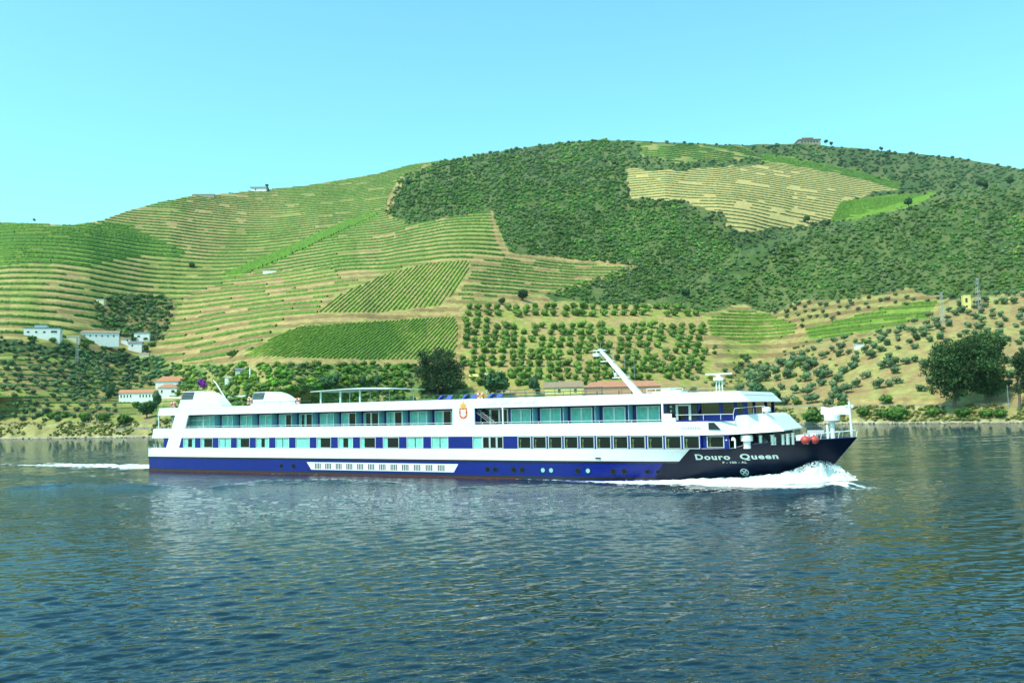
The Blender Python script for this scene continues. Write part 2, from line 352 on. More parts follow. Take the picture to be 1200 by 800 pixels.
vineyard('hilltop_vineyard', 'thin bright green vine strip along the top of the straw coloured vineyard', contour_lines('strip_far', 4, .97, .3, 8), 2.2, 1.4, (.11, .21, .03))
vineyard('riverside_vineyard', 'green and yellow vineyard plot between the orchard and the dry slope', contour_lines('green_g', 2.3, .8, .4, 9), 1.1, 1.0, (.10, .185, .022))
vineyard('riverside_vineyard', 'green vineyard plot below the olive studded tan slope at right', contour_lines('green_h', 2.2, .82, .4, 10), 1.1, 1.0, (.085, .17, .022))
vineyard('terraced_rows', 'thin grassy hedges on the terraces under the left olive grove', contour_lines('grove', 2.3, .75, .5, 11, exclude=('darkband',)), .9, .6, (.12, .2, .05))
def diag_lines(key, ang_fn, sp):
    poly = Z[key]; p = np.array(poly); out = []
    x0, x1, y0, y1 = p[:, 0].min(), p[:, 0].max(), p[:, 1].min(), p[:, 1].max()
    b = x0-200
    while b < x1+60:
        t = np.arange(y1, y0-1, -1.0); sl = ang_fn(b); x = b+(y1-t)*sl; m = inpoly(x, t, poly)
        i = 0
        while i < len(t):
            if m[i]:
                j = i
                while j < len(t) and m[j]: j += 1
                if j-i > 3: out.append(P(x[i:j], t[i:j]))
                i = j
            else: i += 1
        b += sp
    return out
vineyard('striped_vineyard', 'upper striped green vineyard plot with straight diagonal rows running downhill', diag_lines('rows_a', lambda b: 1.5-(b-300)/260, 5.6), .62, .85, (.11, .205, .022), .25)
vineyard('striped_vineyard', 'lower striped green vineyard plot with straight diagonal rows above the dark round tree', diag_lines('rows_b', lambda b: 1.9-(b-300)/190, 5.4), .60, .8, (.115, .205, .022), .25)

# ---------------------------------------------------------------- woods
fz = lambda *ks: (lambda x, y: ~np.any([zone(k, x, y, 2.5) for k in ks], 0))
FEX = ('field_far', 'green_far', 'strip_far', 'dry2')
def forest(name, label, poly, n, base, szpx=(1.9, 4.2), flat=.85, keep=None, alt=None, thin=.0):
    x, y = scatter(poly, n, keep)
    m = (y > y_ridge(x)+1) & (fbm(x, y, 14, 60)*.6+fbm(x, y, 45, 68)*.4 > thin+.08); x, y = x[m], y[m]
    D = depth(x, y); c = fbm(x, y, 30, 61); size = np.clip((szpx[0]+(szpx[1]-szpx[0])*1.35*rng.random(len(x))**2.2)*D/FPX*.8, .9, 5.2)
    col = greens(len(x), base, .3); col *= (.8+.55*sm(.3, .7, c))[:, None]
    hot = rng.random(len(x)) < .16; col[hot] *= np.array([1.8, 1.45, .95])
    pale = (fbm(x, y, 20, 63) > .58) & (rng.random(len(x)) < .6); col[pale] = col[pale]*.5+np.array([.10, .14, .07])*.7
    wood(name, label, x, y, size, col, flat*.85)
FB = (.068, .150, .030)
fk = fz(*FEX, 'upper_far', 'dry', 'green_g', 'green_h')
sp = lambda a: (lambda x, y: fk(x, y) & ((y > spur_y(x)) if a else (y < spur_y(x)-2)))
FO = Z['forest']
forest('oak_wood', 'dense green scrub wood covering the middle of the hill up to the summit', [(452, 250), (470, 208), (530, 186), (640, 160), (704, 155), (735, 160), (735, 235), (800, 240), (850, 275), (868, 300), (820, 330), (868, 356), (800, 362), (700, 357), (640, 345), (742, 312), (597, 296), (575, 247), (480, 263)], 19000, FB, keep=sp(0), thin=.2)
forest('oak_wood', 'dark green wood on the nearer spur rising to the right edge', [(780, 360), (860, 295), (1000, 258), (1200, 208), (1455, 170), (1455, 335), (1200, 342), (1112, 350), (1060, 338), (1000, 350), (940, 352), (900, 368), (868, 356), (828, 366)], 13500, (.064, .136, .030), szpx=(2.0, 4.6), keep=sp(1), thin=.24)
forest('oak_wood', 'far hazy wood on the skyline ridge around the straw coloured vineyard', [(735, 158), (1460, 158), (1460, 240), (1200, 220), (1080, 240), (1000, 266), (930, 280), (868, 303), (850, 275), (800, 240), (735, 235)], 9500, (.052, .115, .04), szpx=(2.4, 4.2), keep=sp(0), thin=.22)
forest('gully_bushes', 'dark bushes and trees filling the gully behind the white farm buildings', Z['gully'], 560, (.045, .105, .028), szpx=(2, 5.5), thin=.1)
forest('garden_greenery', 'lush green garden bushes and hedges on the bank behind the cruise ship', [(205, 430), (290, 428), (535, 428), (560, 495), (205, 495)], 2100, (.075, .165, .022), szpx=(3.2, 7.5), flat=.8, thin=.25)
forest('dark_hedge', 'dark tree belt running below the white manor and farmhouse', Z['darkband'], 700, (.03, .085, .03), szpx=(3.5, 5.5), flat=1.0)
forest('grove_undergrowth', 'dense grey green olive wood on the slope left of the riverside houses', [(95, 420), (150, 416), (205, 425), (212, 450), (160, 455), (130, 470), (95, 478), (80, 450)], 420, (.055, .12, .05), szpx=(4.0, 6.5), flat=.85)
forest('slope_scrub', 'low green scrub in the hollow between the orchard and the dry slope', [(700, 425), (850, 405), (890, 415), (935, 402), (1000, 396), (1060, 384), (1110, 372), (1120, 385), (1060, 398), (1000, 420), (960, 440), (905, 462), (880, 475), (850, 480), (780, 470)], 900, (.065, .135, .035), szpx=(3, 6.5), thin=.4)

n = 1500; x = rng.uniform(-40, 1240, n); y = y_shore(x)-rng.uniform(-.6, 2.0, n)*rng.random(n)
M_ROCK = mat_col('shore_rock', .95, .3, 2)
wood('shore_stones', 'grey and tan stones scattered along the far waterline', x, y, rng.uniform(.12, .4, n)*(1+.8*(rng.random(n) < .08)), greens(n, (.33, .30, .20), .3), .5, cat='stones', material=M_ROCK)
n = 3800; x = rng.uniform(-40, 1240, n); y = y_shore(x)+(y_bank(x)-y_shore(x))*rng.uniform(.12, 1.15, n); m = fbm(x, y, 22, 71) > .42; x, y = x[m], y[m]; n = len(x)
wood('bank_weeds', 'dry grass tufts and weeds growing on the far river bank', x, y, rng.uniform(.3, 1.0, n), greens(n, (.17, .17, .05), .35, (.09, .14, .03), rng.random(n) < .45), .7, cat='weeds')
# ---------------------------------------------------------------- river
RX = [(-260, 0)]
ang = np.radians(np.linspace(-37, 37, 1250)); inv = np.linspace(1/14., 1/420., 800); dist = 1/inv
# tall swell left by the hull, ridges given as points on the water
def W2(x, y): d = ray(np.array([float(x)]), np.array([float(y)]))[0]; t = -CAMZ/d[2]; return (d[0]*t, d[1]*t)
AS = np.array([-43.1, 100.7]); US = np.array([.874, -.486]); US /= np.linalg.norm(US); NS = np.array([-US[1], US[0]])
A_, D_ = np.meshgrid(ang, dist); WX = D_*np.sin(A_); WY = D_*np.cos(A_)
dr = D_*D_*abs(inv[1]-inv[0])
H = np.zeros_like(WX); wr = np.random.default_rng(5)
for k in range(84):
    lam = .13*1.031**k*wr.uniform(.9, 1.1) if k < 78 else wr.uniform(4, 9)
    th = math.radians(wr.normal(104, 25)); kx, ky = math.cos(th)*2*PI/lam, math.sin(th)*2*PI/lam
    amp = .0035*lam if k < 78 else .007
    att = sm(1.8, 4.0, lam/dr)
    H += amp*att*np.sin(kx*WX+ky*WY+wr.uniform(0, 6.28))
H *= .65+.9*fbm(WX, WY, 14, 90)
def ridge(pts, w, h, asym=1.0):
    global H
    pl = [W2(*p) for p in pts]; d = seg_d(WX, WY, pl); H += h*np.exp(-(d/w)**2)*(.6+.8*vnoise(WX, WY, 3, 77))
ridge([(20, 573), (90, 568), (150, 571), (215, 573)], 1.1, .30)
ridge([(0, 556), (120, 560), (180, 566)], .9, .10)
ridge([(255, 573), (300, 567), (380, 566), (460, 568)], 1.3, .34)
ridge([(540, 574), (600, 570), (680, 571), (760, 577)], .9, .25)
ridge([(700, 580), (830, 582), (960, 575), (1010, 566)], .8, .28)
# foam mask
SX = (WX-AS[0])*US[0]+(WY-AS[1])*US[1]; SY = (WX-AS[0])*NS[0]+(WY-AS[1])*NS[1]
foam = np.zeros_like(WX)
fn = fbm(WX, WY, 1.3, 91, 4); fn2 = fbm(SX*.35, SY*2, 1.6, 95, 3)
def fo(m, lo=.35): 
    global foam; foam = np.maximum(foam, m)
fo(sm(2.6, .2, np.abs(SY+1.1-.0*SX)) * sm(48, 64, SX)*sm(81, 77, SX)*.75*sm(.3, .6, fn+.15))
fo(sm(1.3, .1, np.abs(SY+.7))*sm(34, 60, SX)*sm(79, 70, SX)*sm(.45, .68, fn2)*.7)
fo(sm(1.6, 0, np.abs(SY+.2))*sm(0, 6, SX)*sm(60, 20, SX)*sm(.5, .75, fn2)*.5)
wk = (SX < 1.5)
fo(np.where(wk, sm(5.2, 1.5, np.abs(SY-5.7))*sm(-75, -2, SX)*sm(.42, .72, fn2+.26*sm(-60, 0, SX)), 0)*.72)
fo(np.where(SX < 40, sm(1.2, 0, np.abs(SY+3.2+.10*(40-SX)))*sm(-20, 10, SX)*sm(.55, .8, fn2)*.35, 0))
H += foam*.10*(fn-.3)*3
H = np.where(D_ > 330, 0, H)
n1, n2 = WX.shape; ii = np.arange(n1*n2).reshape(n1, n2)
q = np.stack([ii[:-1, :-1], ii[1:, :-1], ii[1:, 1:], ii[:-1, 1:]], -1).reshape(-1, 4)
def water_mat():
    m = bpy.data.materials.new('river_water'); m.use_nodes = True; t = m.node_tree; b = t.nodes['Principled BSDF']
    b.inputs['Base Color'].default_value = (.003, .016, .026, 1); b.inputs['Roughness'].default_value = .02; b.inputs['IOR'].default_value = 1.33
    b.inputs['Specular IOR Level'].default_value = .5
    g = t.nodes.new('ShaderNodeNewGeometry')
    mp = t.nodes.new('ShaderNodeMapping'); mp.inputs['Rotation'].default_value = (0, 0, math.radians(-8)); mp.inputs['Scale'].default_value = (.55, 1, 1)
    t.links.new(g.outputs['Position'], mp.inputs[0])
    last = None
    for sc, ds in ((1.4, .10), (4.2, .035), (.35, .16)):
        nz = t.nodes.new('ShaderNodeTexNoise'); nz.inputs['Scale'].default_value = sc; nz.inputs['Detail'].default_value = 4; nz.inputs['Roughness'].default_value = .55
        t.links.new(mp.outputs[0], nz.inputs['Vector'])
        bp = t.nodes.new('ShaderNodeBump'); bp.inputs['Strength'].default_value = 1; bp.inputs['Distance'].default_value = ds; t.links.new(nz.outputs[0], bp.inputs['Height'])
        sx = t.nodes.new('ShaderNodeSeparateColor'); ax = t.nodes.new('ShaderNodeAttribute'); ax.attribute_name = 'col'; t.links.new(ax.outputs['Color'], sx.inputs[0]); t.links.new(sx.outputs[1], bp.inputs['Strength'])
        if last: t.links.new(last.outputs[0], bp.inputs['Normal'])
        last = bp
    t.links.new(last.outputs[0], b.inputs['Normal'])
    at = t.nodes.new('ShaderNodeAttribute'); at.attribute_name = 'col'
    nz = t.nodes.new('ShaderNodeTexNoise'); nz.inputs['Scale'].default_value = 2.2; nz.inputs['Detail'].default_value = 8; nz.inputs['Roughness'].default_value = .7; t.links.new(g.outputs['Position'], nz.inputs['Vector'])
    ad = t.nodes.new('ShaderNodeMath'); ad.operation = 'ADD'; sf = t.nodes.new('ShaderNodeSeparateColor'); t.links.new(at.outputs['Color'], sf.inputs[0]); t.links.new(sf.outputs[0], ad.inputs[0]); t.links.new(nz.outputs[0], ad.inputs[1])
    rp = t.nodes.new('ShaderNodeMapRange'); rp.inputs[1].default_value = .82; rp.inputs[2].default_value = 1.12; t.links.new(ad.outputs[0], rp.inputs[0])
    d = t.nodes.new('ShaderNodeBsdfDiffuse'); d.inputs[0].default_value = (.78, .86, .82, 1)
    mx = t.nodes.new('ShaderNodeMixShader'); t.links.new(rp.outputs[0], mx.inputs[0]); t.links.new(b.outputs[0], mx.inputs[1]); t.links.new(d.outputs[0], mx.inputs[2])
    t.links.new(mx.outputs[0], t.nodes['Material Output'].inputs[0])
    return m
M_WATER = water_mat()
tag(np_mesh('river', np.stack([WX, WY, H], -1).reshape(-1, 3), q, M_WATER, np.stack([foam.ravel(), (.10+.90*sm(22, 75, D_)+1.5*sm(105, 210, D_)).ravel(), foam.ravel()*0], 1), smooth=True), kind='structure')
# still outer water, beyond the sides and behind the camera
def ring(a0, a1, r0, r1, n=40):
    a = np.radians(np.linspace(a0, a1, n)); v = np.concatenate([np.stack([r*np.sin(a), r*np.cos(a), a*0-.0], 1) for r in (r0, r1)]); i = np.arange(n-1)
    return v, np.stack([i, i+1, n+i+1, n+i], 1)
v1, f1 = ring(37, 323, .5, 420); v2, f2 = ring(-37, 37, .5, 14)
tag(np_mesh('river_water', np.concatenate([v1, v2]), np.concatenate([f1[:, ::-1], f2[:, ::-1]+len(v1)]), M_WATER, np.tile([0, .6, 0], (len(v1)+len(v2), 1))), kind='structure')
del H, foam, fn, fn2, WX, WY, SX, SY, q

# ---------------------------------------------------------------- single trees and bushes
def tree_mesh(name, seed, col, lobes=4, flakes=90, tall=1.0, trunk=.35, lo=False):
    v, f, s = clump(seed, lobes, flakes, lo, tall=tall); v = v.copy(); v[:, 2] += trunk
    c = np.array(col)[None]*s[:, None]
    a = np.arange(6)*PI/3; r = .09
    tv = np.concatenate([np.stack([r*np.cos(a), r*np.sin(a), a*0-.15], 1), np.stack([r*.6*np.cos(a), r*.6*np.sin(a), a*0+trunk+.3], 1)]); i = np.arange(6)
    tf = np.stack([i, (i+1) % 6, (i+1) % 6+6, i+6], 1)
    tf = np.concatenate([tf[:, [0, 1, 2]], tf[:, [0, 2, 3]]])
    V_ = np.concatenate([v, tv]); F_ = np.concatenate([f, tf+len(v)]); C_ = np.concatenate([c, np.tile([.16, .12, .08], (12, 1))])
    o = np_mesh(name, V_, F_, M_TREE, C_); me = o.data; bpy.data.objects.remove(o); return me
def place(name, me, x, y, r, label, cat, group=None, rz=None, dz=-.1, sz=1.0):
    o = bpy.data.objects.new(name, me); COL.objects.link(o); o.location = P3(x, y, dz); o.scale = (r, r, r*sz); o.rotation_euler = (0, 0, random.uniform(0, 6.28) if rz is None else rz)
    return tag(o, label, cat, group)
OLI = [tree_mesh('olive_tree', 20+k, (.08, .14, .062), 4, 90, trunk=.08, lo=True) for k in range(4)]
ORC = [tree_mesh('orchard_tree', 40+k, (.09, .175, .028), 4, 80, trunk=.03, lo=True) for k in range(4)]
BUS = [tree_mesh('bush', 60+k, (.07, .15, .025), 9, 420, trunk=.0, tall=.9) for k in range(4)]
DRK = [tree_mesh('dark_tree', 80+k, (.034, .088, .030), 10, 480, tall=1.25, trunk=.4) for k in range(4)]
CYP = [tree_mesh('conifer', 90+k, (.035, .09, .035), 4, 120, tall=2.2, trunk=.3) for k in range(2)]
# olive trees: dry slope at the right
oli = []
tries = 0
while len(oli) < 240 and tries < 9000:
    tries += 1; x = random.uniform(850, 1215); y = random.uniform(338, 478)
    inn = bool(zone('dry', np.array([x]), np.array([y]), 0)[0]); in2 = bool(zone('dry2', np.array([x]), np.array([y]), 0)[0])
    if not (inn or in2): continue
    if y > 460 and x > 990: continue
    dens = 1.0 if (x < 1010 or in2) else .7
    if random.random() > dens: continue
    md = 7.0 if y < 400 else 9.5
    if in2: md = 6
    if any(math.hypot(x-a, (y-b)*1.25) < md for a, b, _ in oli): continue
    oli.append((x, y, in2))
for x, y, in2 in oli:
    place('olive_tree', random.choice(OLI), x, y, (random.uniform(2.6, 3.6) if in2 else random.uniform(3.6, 5.6)*(1+.45*(y > 420)))*mpp(x, y), 'small grey green olive tree on the dry tan slope right of the ship', 'olive tree', 'olive trees on the dry slope')
olg = []; tries = 0
while len(olg) < 115 and tries < 9000:
    tries += 1; x = random.uniform(-15, 170); y = random.uniform(410, 494)
    if not bool(zone('grove', np.array([x]), np.array([y]), 0)[0]): continue
    if x > 100 and y < 474: continue
    if any(math.hypot(x-a, (y-b)*1.3) < 8.5 for a, b in olg): continue
    if 136 < x < 220 and 440 < y: continue
    olg.append((x, y))
for x, y in olg:
    place('olive_tree', random.choice(OLI), x, y, random.uniform(3.2, 5.0)*mpp(x, y), 'small olive tree on the stepped terraces at the lower left', 'olive tree', 'olive trees on the left terraces')
k = 0
for i in range(26):
    for j in range(14):
        x = 544+i*11.2; y = 363+j*7.4+random.uniform(-1.2, 1.2); x += (420-y)*(.10+.25*max(0, i-12)/14)+random.uniform(-1.3, 1.3)
        if not inpoly(np.array([x]), np.array([y]), Z['orchard'])[0] or y > 452 or (j == 2 and i > 2) or random.random() < .05 or k >= 300: continue
        if x > 735 and y > 446: continue
        place('orchard_tree', random.choice(ORC), x, y, random.uniform(4.9, 6.3)*mpp(x, y), 'rounded green tree planted in the regular rows of the orchard above the ship', 'fruit tree', 'orchard trees in rows'); k += 1
# tree with trunk and crown of its own
def leafy(name, seed, crowns, leaf=.22, n=9000, col=(.035, .085, .028), trunk_r=.5, spread=1.0):
    """crowns: list of (x,y,z,rx,rz) ; returns crown data and trunk data"""
    r = np.random.default_rng(seed); cs = np.array(crowns, float); w = (cs[:, 3]**2*cs[:, 4]); w /= w.sum(); k_ = r.choice(len(cs), n, p=w); d = r.normal(size=(n, 3)); d /= np.linalg.norm(d, axis=1)[:, None]
    # second-level tufts on each crown so that the outline breaks up
    sub = r.normal(size=(len(cs), 26, 3)); sub /= np.linalg.norm(sub, axis=2)[..., None]; j = r.integers(0, 26, n)
    c = cs[k_]; tuft = sub[k_, j]*.72; p = tuft+d*r.uniform(.12, .42, (n, 1)); p = c[:, :3]+p*np.stack([c[:, 3], c[:, 3], c[:, 4]], 1)
    t = r.normal(size=(n, 3, 3)); t *= (leaf/np.linalg.norm(t, axis=2))[..., None]*r.uniform(.6, 1.5, (n, 1, 1)); v = (p[:, None]+t).reshape(-1, 3)
    sh = (r.uniform(.5, 1.5, (len(cs), 26))[k_, j]*r.uniform(.8, 1.25, n)); cc = np.repeat(np.array(col)[None]*sh[:, None], 3, 0)
    return v, np.arange(3*n).reshape(n, 3), cc
def tube_mesh(segs, n=8):
    V_ = []; F_ = []; o = 0
    for p0, p1, r0, r1 in segs:
        p0 = np.array(p0, float); p1 = np.array(p1, float); ax = p1-p0; ax /= np.linalg.norm(ax); u = np.cross(ax, [0, 1, .01] if abs(ax[2]) > .9 else [0, 0, 1]); u /= np.linalg.norm(u); w = np.cross(ax, u)
        a = np.arange(n)*2*PI/n; c = np.cos(a)[:, None]*u+np.sin(a)[:, None]*w; V_ += [p0+c*r0, p1+c*r1]; i = np.arange(n); F_.append(np.stack([o+i, o+(i+1) % n, o+n+(i+1) % n, o+n+i], 1)); o += 2*n
    return np.concatenate(V_), np.concatenate(F_)
M_BARK = mat('bark', (.13, .10, .07), .9, noise=.3, nscale=4)
def big_tree(name, label, x, y, crowns, n, leaf, col, segs, cat='tree'):
    e = empty(name, P3(x, y, -.2), 0, label, cat)
    np_mesh('crown', *leafy(name, x+y and int(x+y), crowns, leaf, n, col)[:2], M_TREE, leafy(name, int(x+y), crowns, leaf, n, col)[2], parent=e)
    v, f = tube_mesh(segs); np_mesh('trunk', v, f, M_BARK, parent=e); return e
m_ = mpp(1140, 477)
def S(k, *a): return tuple(q*k for q in a)
u = m_
big_tree('eucalyptus_tree', 'largest dark spreading tree with two trunks on the right bank', 1140, 477, [S(u, *c) for c in
   [(-8, 0, 70, 30, 18), (20, 4, 72, 26, 18), (-32, 0, 48, 22, 16), (30, 0, 52, 15, 20), (5, -4, 48, 30, 22), (-22, 3, 62, 22, 20), (-14, 0, 28, 18, 14), (-38, 0, 24, 14, 8), (22, 2, 32, 20, 20), (32, 0, 76, 12, 11), (-50, 0, 44, 10, 7), (-30, 0, 34, 20, 14), (0, 0, 34, 22, 16), (24, 0, 40, 14, 18), (24, 0, 22, 11, 11), (4, 0, 60, 30, 20), (-20, 0, 44, 22, 16), (-20, 0, 18, 16, 9)]],
   48000, .36, (.042, .092, .026), [(S(u, -22, 0, 0), S(u, -16, 0, 36), .55, .35), (S(u, -16, 0, 34), S(u, -30, 0, 58), .3, .1), (S(u, -16, 0, 34), S(u, 0, 0, 66), .3, .1), (S(u, 17, 0, 0), S(u, 16, 0, 40), .6, .4), (S(u, 16, 0, 38), S(u, 34, 0, 62), .35, .1), (S(u, 16, 0, 38), S(u, 8, 0, 72), .35, .1)])
big_tree('eucalyptus_tree', 'dark tall tree cut off by the right edge of the photo', 1201, 478, [S(u, *c) for c in [(6, 0, 52, 15, 15), (2, 0, 36, 10, 14), (14, 0, 40, 18, 18), (0, 0, 22, 10, 8)]], 9000, .34, (.034, .082, .026),
   [(S(u, -6, 0, 0), S(u, -4, 0, 32), .4, .3), (S(u, -4, 0, 30), S(u, 6, 0, 55), .3, .1)])
u = mpp(513, 462)
big_tree('round_tree', 'big dark round tree rising above the middle of the ship', 513, 466, [S(u, *c) for c in [(0, 0, 42, 20, 17), (-16, 0, 48, 12, 10), (14, 0, 30, 18, 16), (-12, 0, 26, 18, 18), (2, 0, 16, 24, 14), (8, 0, 50, 12, 8)]], 15000, .38, (.030, .070, .024),
   [((0, 0, 0), S(u, 0, 0, 34), .6, .3), (S(u, 0, 0, 20), S(u, -12, 0, 44), .25, .1), (S(u, 0, 0, 20), S(u, 12, 0, 34), .25, .1)])
for x, y, r, me, lab in [(580, 468, 19, DRK, 'dark bushy tree behind the sun deck railing'), (626, 466, 11, CYP, 'dark pointed tree left of the yellow station building'), (382, 462, 13, DRK, 'very dark tree behind the sun deck awning'),
     (393, 455, 8, CYP, 'pointed conifer touching the very dark tree behind the awning'), (425, 455, 7, CYP, 'left one of two slim conifers between the awning and the round tree'), (442, 455, 7, CYP, 'right one of two slim conifers between the awning and the round tree'),
     (588, 357, 5, DRK, 'small dark tree at the top left corner of the orchard'), (613, 353, 8, DRK, 'dark green tree above the orchard next to a smaller one'), (272, 418, 7, BUS, 'lone green bush at the foot of the sparse vine slope'),
     (478, 218, 7, DRK, 'dark tree at the left edge of the hill wood near the skyline'), (128, 470, 9, CYP, 'tall dark conifer left of the riverside houses'), (183, 478, 9, CYP, 'dark conifer between the two riverside houses'), (160, 478, 7, BUS, 'green tree in front of the long riverside house'),
     (171, 413, 5.5, DRK, 'round dark tree beside the small white farm sheds'), (225, 314, 4, DRK, 'small dark tree alone on the left vineyard'), (40, 260, 3, DRK, 'tiny tree on the low left skyline'),
     (1065, 243, 9, DRK, 'dark tree standing above the wood where the spur meets the skyline field'), (1116, 224, 7, DRK, 'tree poking above the spur left of the taller pair'), (1152, 224, 11, DRK, 'larger one of the skyline trees on the right spur'), (1184, 218, 9, DRK, 'rightmost skyline tree on the spur'),
     (945, 262, 7, DRK, 'dark tree at the lower edge of the straw coloured vineyard'), (970, 266, 6, DRK, 'dark tree left of the bright green hilltop patch'), (968, 169, 4, DRK, 'tiny tree right beside the hilltop pavilion'), (974, 171, 4, DRK, 'second tiny tree right of the hilltop pavilion'),
     (1033, 177, 4, DRK, 'small tree on the far ridge by the pale clearing'), (888, 470, 12, DRK, 'dense green tree behind the wheelhouse'), (906, 475, 12, DRK, 'dark tree behind the bow deck'),
     (804, 350, 7, DRK, 'dark tree at the upper right corner of the orchard'), (313, 220, 3.5, DRK, 'tiny tree beside the white hilltop hut'), (172, 490, 12, DRK, 'dark willow like tree on the bank touching the stern'), (205, 490, 8, BUS, 'bush on the bank behind the stern')]:
    big = place('tree', random.choice(me), x, y, r*mpp(x, y)*(.62 if me is CYP else .8)*(.75 if y < 300 else 1), lab, 'tree')
for x, y, r, lab in [(934, 474, 6, 'small round bush on the bank near the bow flag'), (952, 495, 13, 'bright green bush at the waterline behind the bow'), (925, 492, 6, 'low bush left of the bright green bank bush'), (1012, 488, 9, 'bush on the bank right of the bow flag'), (1039, 473, 9, 'dark round bush above the river bank'), (1052, 492, 14, 'broad bright green bush on the river bank'),
     (1036, 490, 9, 'green bush left of the broad bank bush'), (1094, 488, 9, 'round dark bush on the bank left of the big tree'), (1128, 488, 10, 'bush under the left trunk of the big tree'), (1155, 489, 9, 'bush under the right trunk of the big tree'), (1172, 489, 9, 'dark bush between the big tree and the pale bank'), (988, 478, 7, 'bush half hidden by the bow flag'),
     (120, 494, 9, 'green bush at the top of the left bank'), (146, 497, 10, 'dense bush on the bank below the long house'), (100, 493, 9, 'tall green bush on the left bank beside the gate post'), (75, 489, 7, 'olive green bush near the left river bank'), (60, 490, 7, 'leftmost of the bushes along the left bank')]:
    place('bush', random.choice(BUS), x, y, r*mpp(x, y)*.85, lab, 'bush')
M_BLOOM = mat_col('bougainvillea_bloom', .8, .2, 2)
v, f, s = clump(99, 5, 260, False, tall=1.3)
o = np_mesh('bougainvillea', v*np.array([8, 8, 9])*mpp(237, 456)*.8, f, M_BLOOM, np.array([.20, .03, .30])[None]*s[:, None]); o.location = P3(237, 457, -.2); tag(o, 'bougainvillea covered in purple bloom beside the houses', 'shrub')

# ---------------------------------------------------------------- mesh helper for built things
class MB:
    def __init__(s): s.v = []; s.f = []
    def add(s, v, f): n = len(s.v); s.v += [tuple(map(float, a)) for a in v]; s.f += [tuple(i+n for i in q) for q in f]; return s
    def box(s, x0, x1, y0, y1, z0, z1):
        return s.add([(x0, y0, z0), (x1, y0, z0), (x1, y1, z0), (x0, y1, z0), (x0, y0, z1), (x1, y0, z1), (x1, y1, z1), (x0, y1, z1)], [(0, 3, 2, 1), (4, 5, 6, 7), (0, 1, 5, 4), (1, 2, 6, 5), (2, 3, 7, 6), (3, 0, 4, 7)])
    def prism(s, poly, y0, y1):                      # polygon in (x,z), extruded along y
        n = len(poly); return s.add([(x, y0, z) for x, z in poly]+[(x, y1, z) for x, z in poly], [tuple(range(n)), tuple(range(2*n-1, n-1, -1))]+[(i, i+n, (i+1) % n+n, (i+1) % n) for i in range(n)])
    def tube(s, p0, p1, r0, r1=None, n=8):
        r1 = r0 if r1 is None else r1; v, f = tube_mesh([(p0, p1, r0, r1)], n); return s.add(v, [tuple(q) for q in f]+[tuple(range(n))[::-1], tuple(range(n, 2*n))])
    def path(s, pts, r, n=6):
        for a, b in zip(pts[:-1], pts[1:]): s.tube(a, b, r, r, n)
        return s
    def lathe(s, cx, cy, prof, n=16):
        m = len(prof); v = [(cx+r*math.cos(2*PI*k/n), cy+r*math.sin(2*PI*k/n), z) for r, z in prof for k in range(n)]
        return s.add(v, [(i*n+k, i*n+(k+1) % n, (i+1)*n+(k+1) % n, (i+1)*n+k) for i in range(m-1) for k in range(n)]+[tuple(range(n))[::-1], tuple((m-1)*n+k for k in range(n))])
    def build(s, name, m, parent=None, loc=None, smooth=False):
        me = bpy.data.meshes.new(name); me.from_pydata(s.v, [], s.f); me.materials.append(m)
        import bmesh
        bm = bmesh.new(); bm.from_mesh(me); bmesh.ops.recalc_face_normals(bm, faces=bm.faces); bm.to_mesh(me); bm.free()
        if smooth: me.polygons.foreach_set('use_smooth', [True]*len(me.polygons))
        o = bpy.data.objects.new(name, me); COL.objects.link(o)
        if parent: o.parent = parent
        if loc: o.location = loc
        return o

# ---------------------------------------------------------------- buildings on the bank
M_WALL = mat('white_plaster', (.78, .78, .74), .9, noise=.06, nscale=1); M_YEL = mat('yellow_plaster', (.72, .60, .20), .9, noise=.08, nscale=1); M_PINK = mat('salmon_brick_wall', (.55, .30, .18), .9, noise=.12, nscale=2)
M_TILE = mat('terracotta_tiles', (.46, .19, .10), .9, noise=.25, nscale=3); M_TILED = mat('weathered_roof_tiles', (.27, .19, .13), .9, noise=.25, nscale=3); M_TILER = mat('dusty_red_roof_tiles', (.40, .18, .11), .9, noise=.25, nscale=3)
M_WIN = mat('dark_window_glass', (.02, .025, .03), .15); M_STONE = mat('bank_stone', (.30, .27, .20), .95, noise=.3, nscale=1.2, bump=.1); M_GREYROOF = mat('slate_grey_roof', (.16, .16, .18), .8, noise=.15, nscale=2)
M_STEEL = mat('galvanised_steel', (.30, .34, .34), .5, metal=.3)
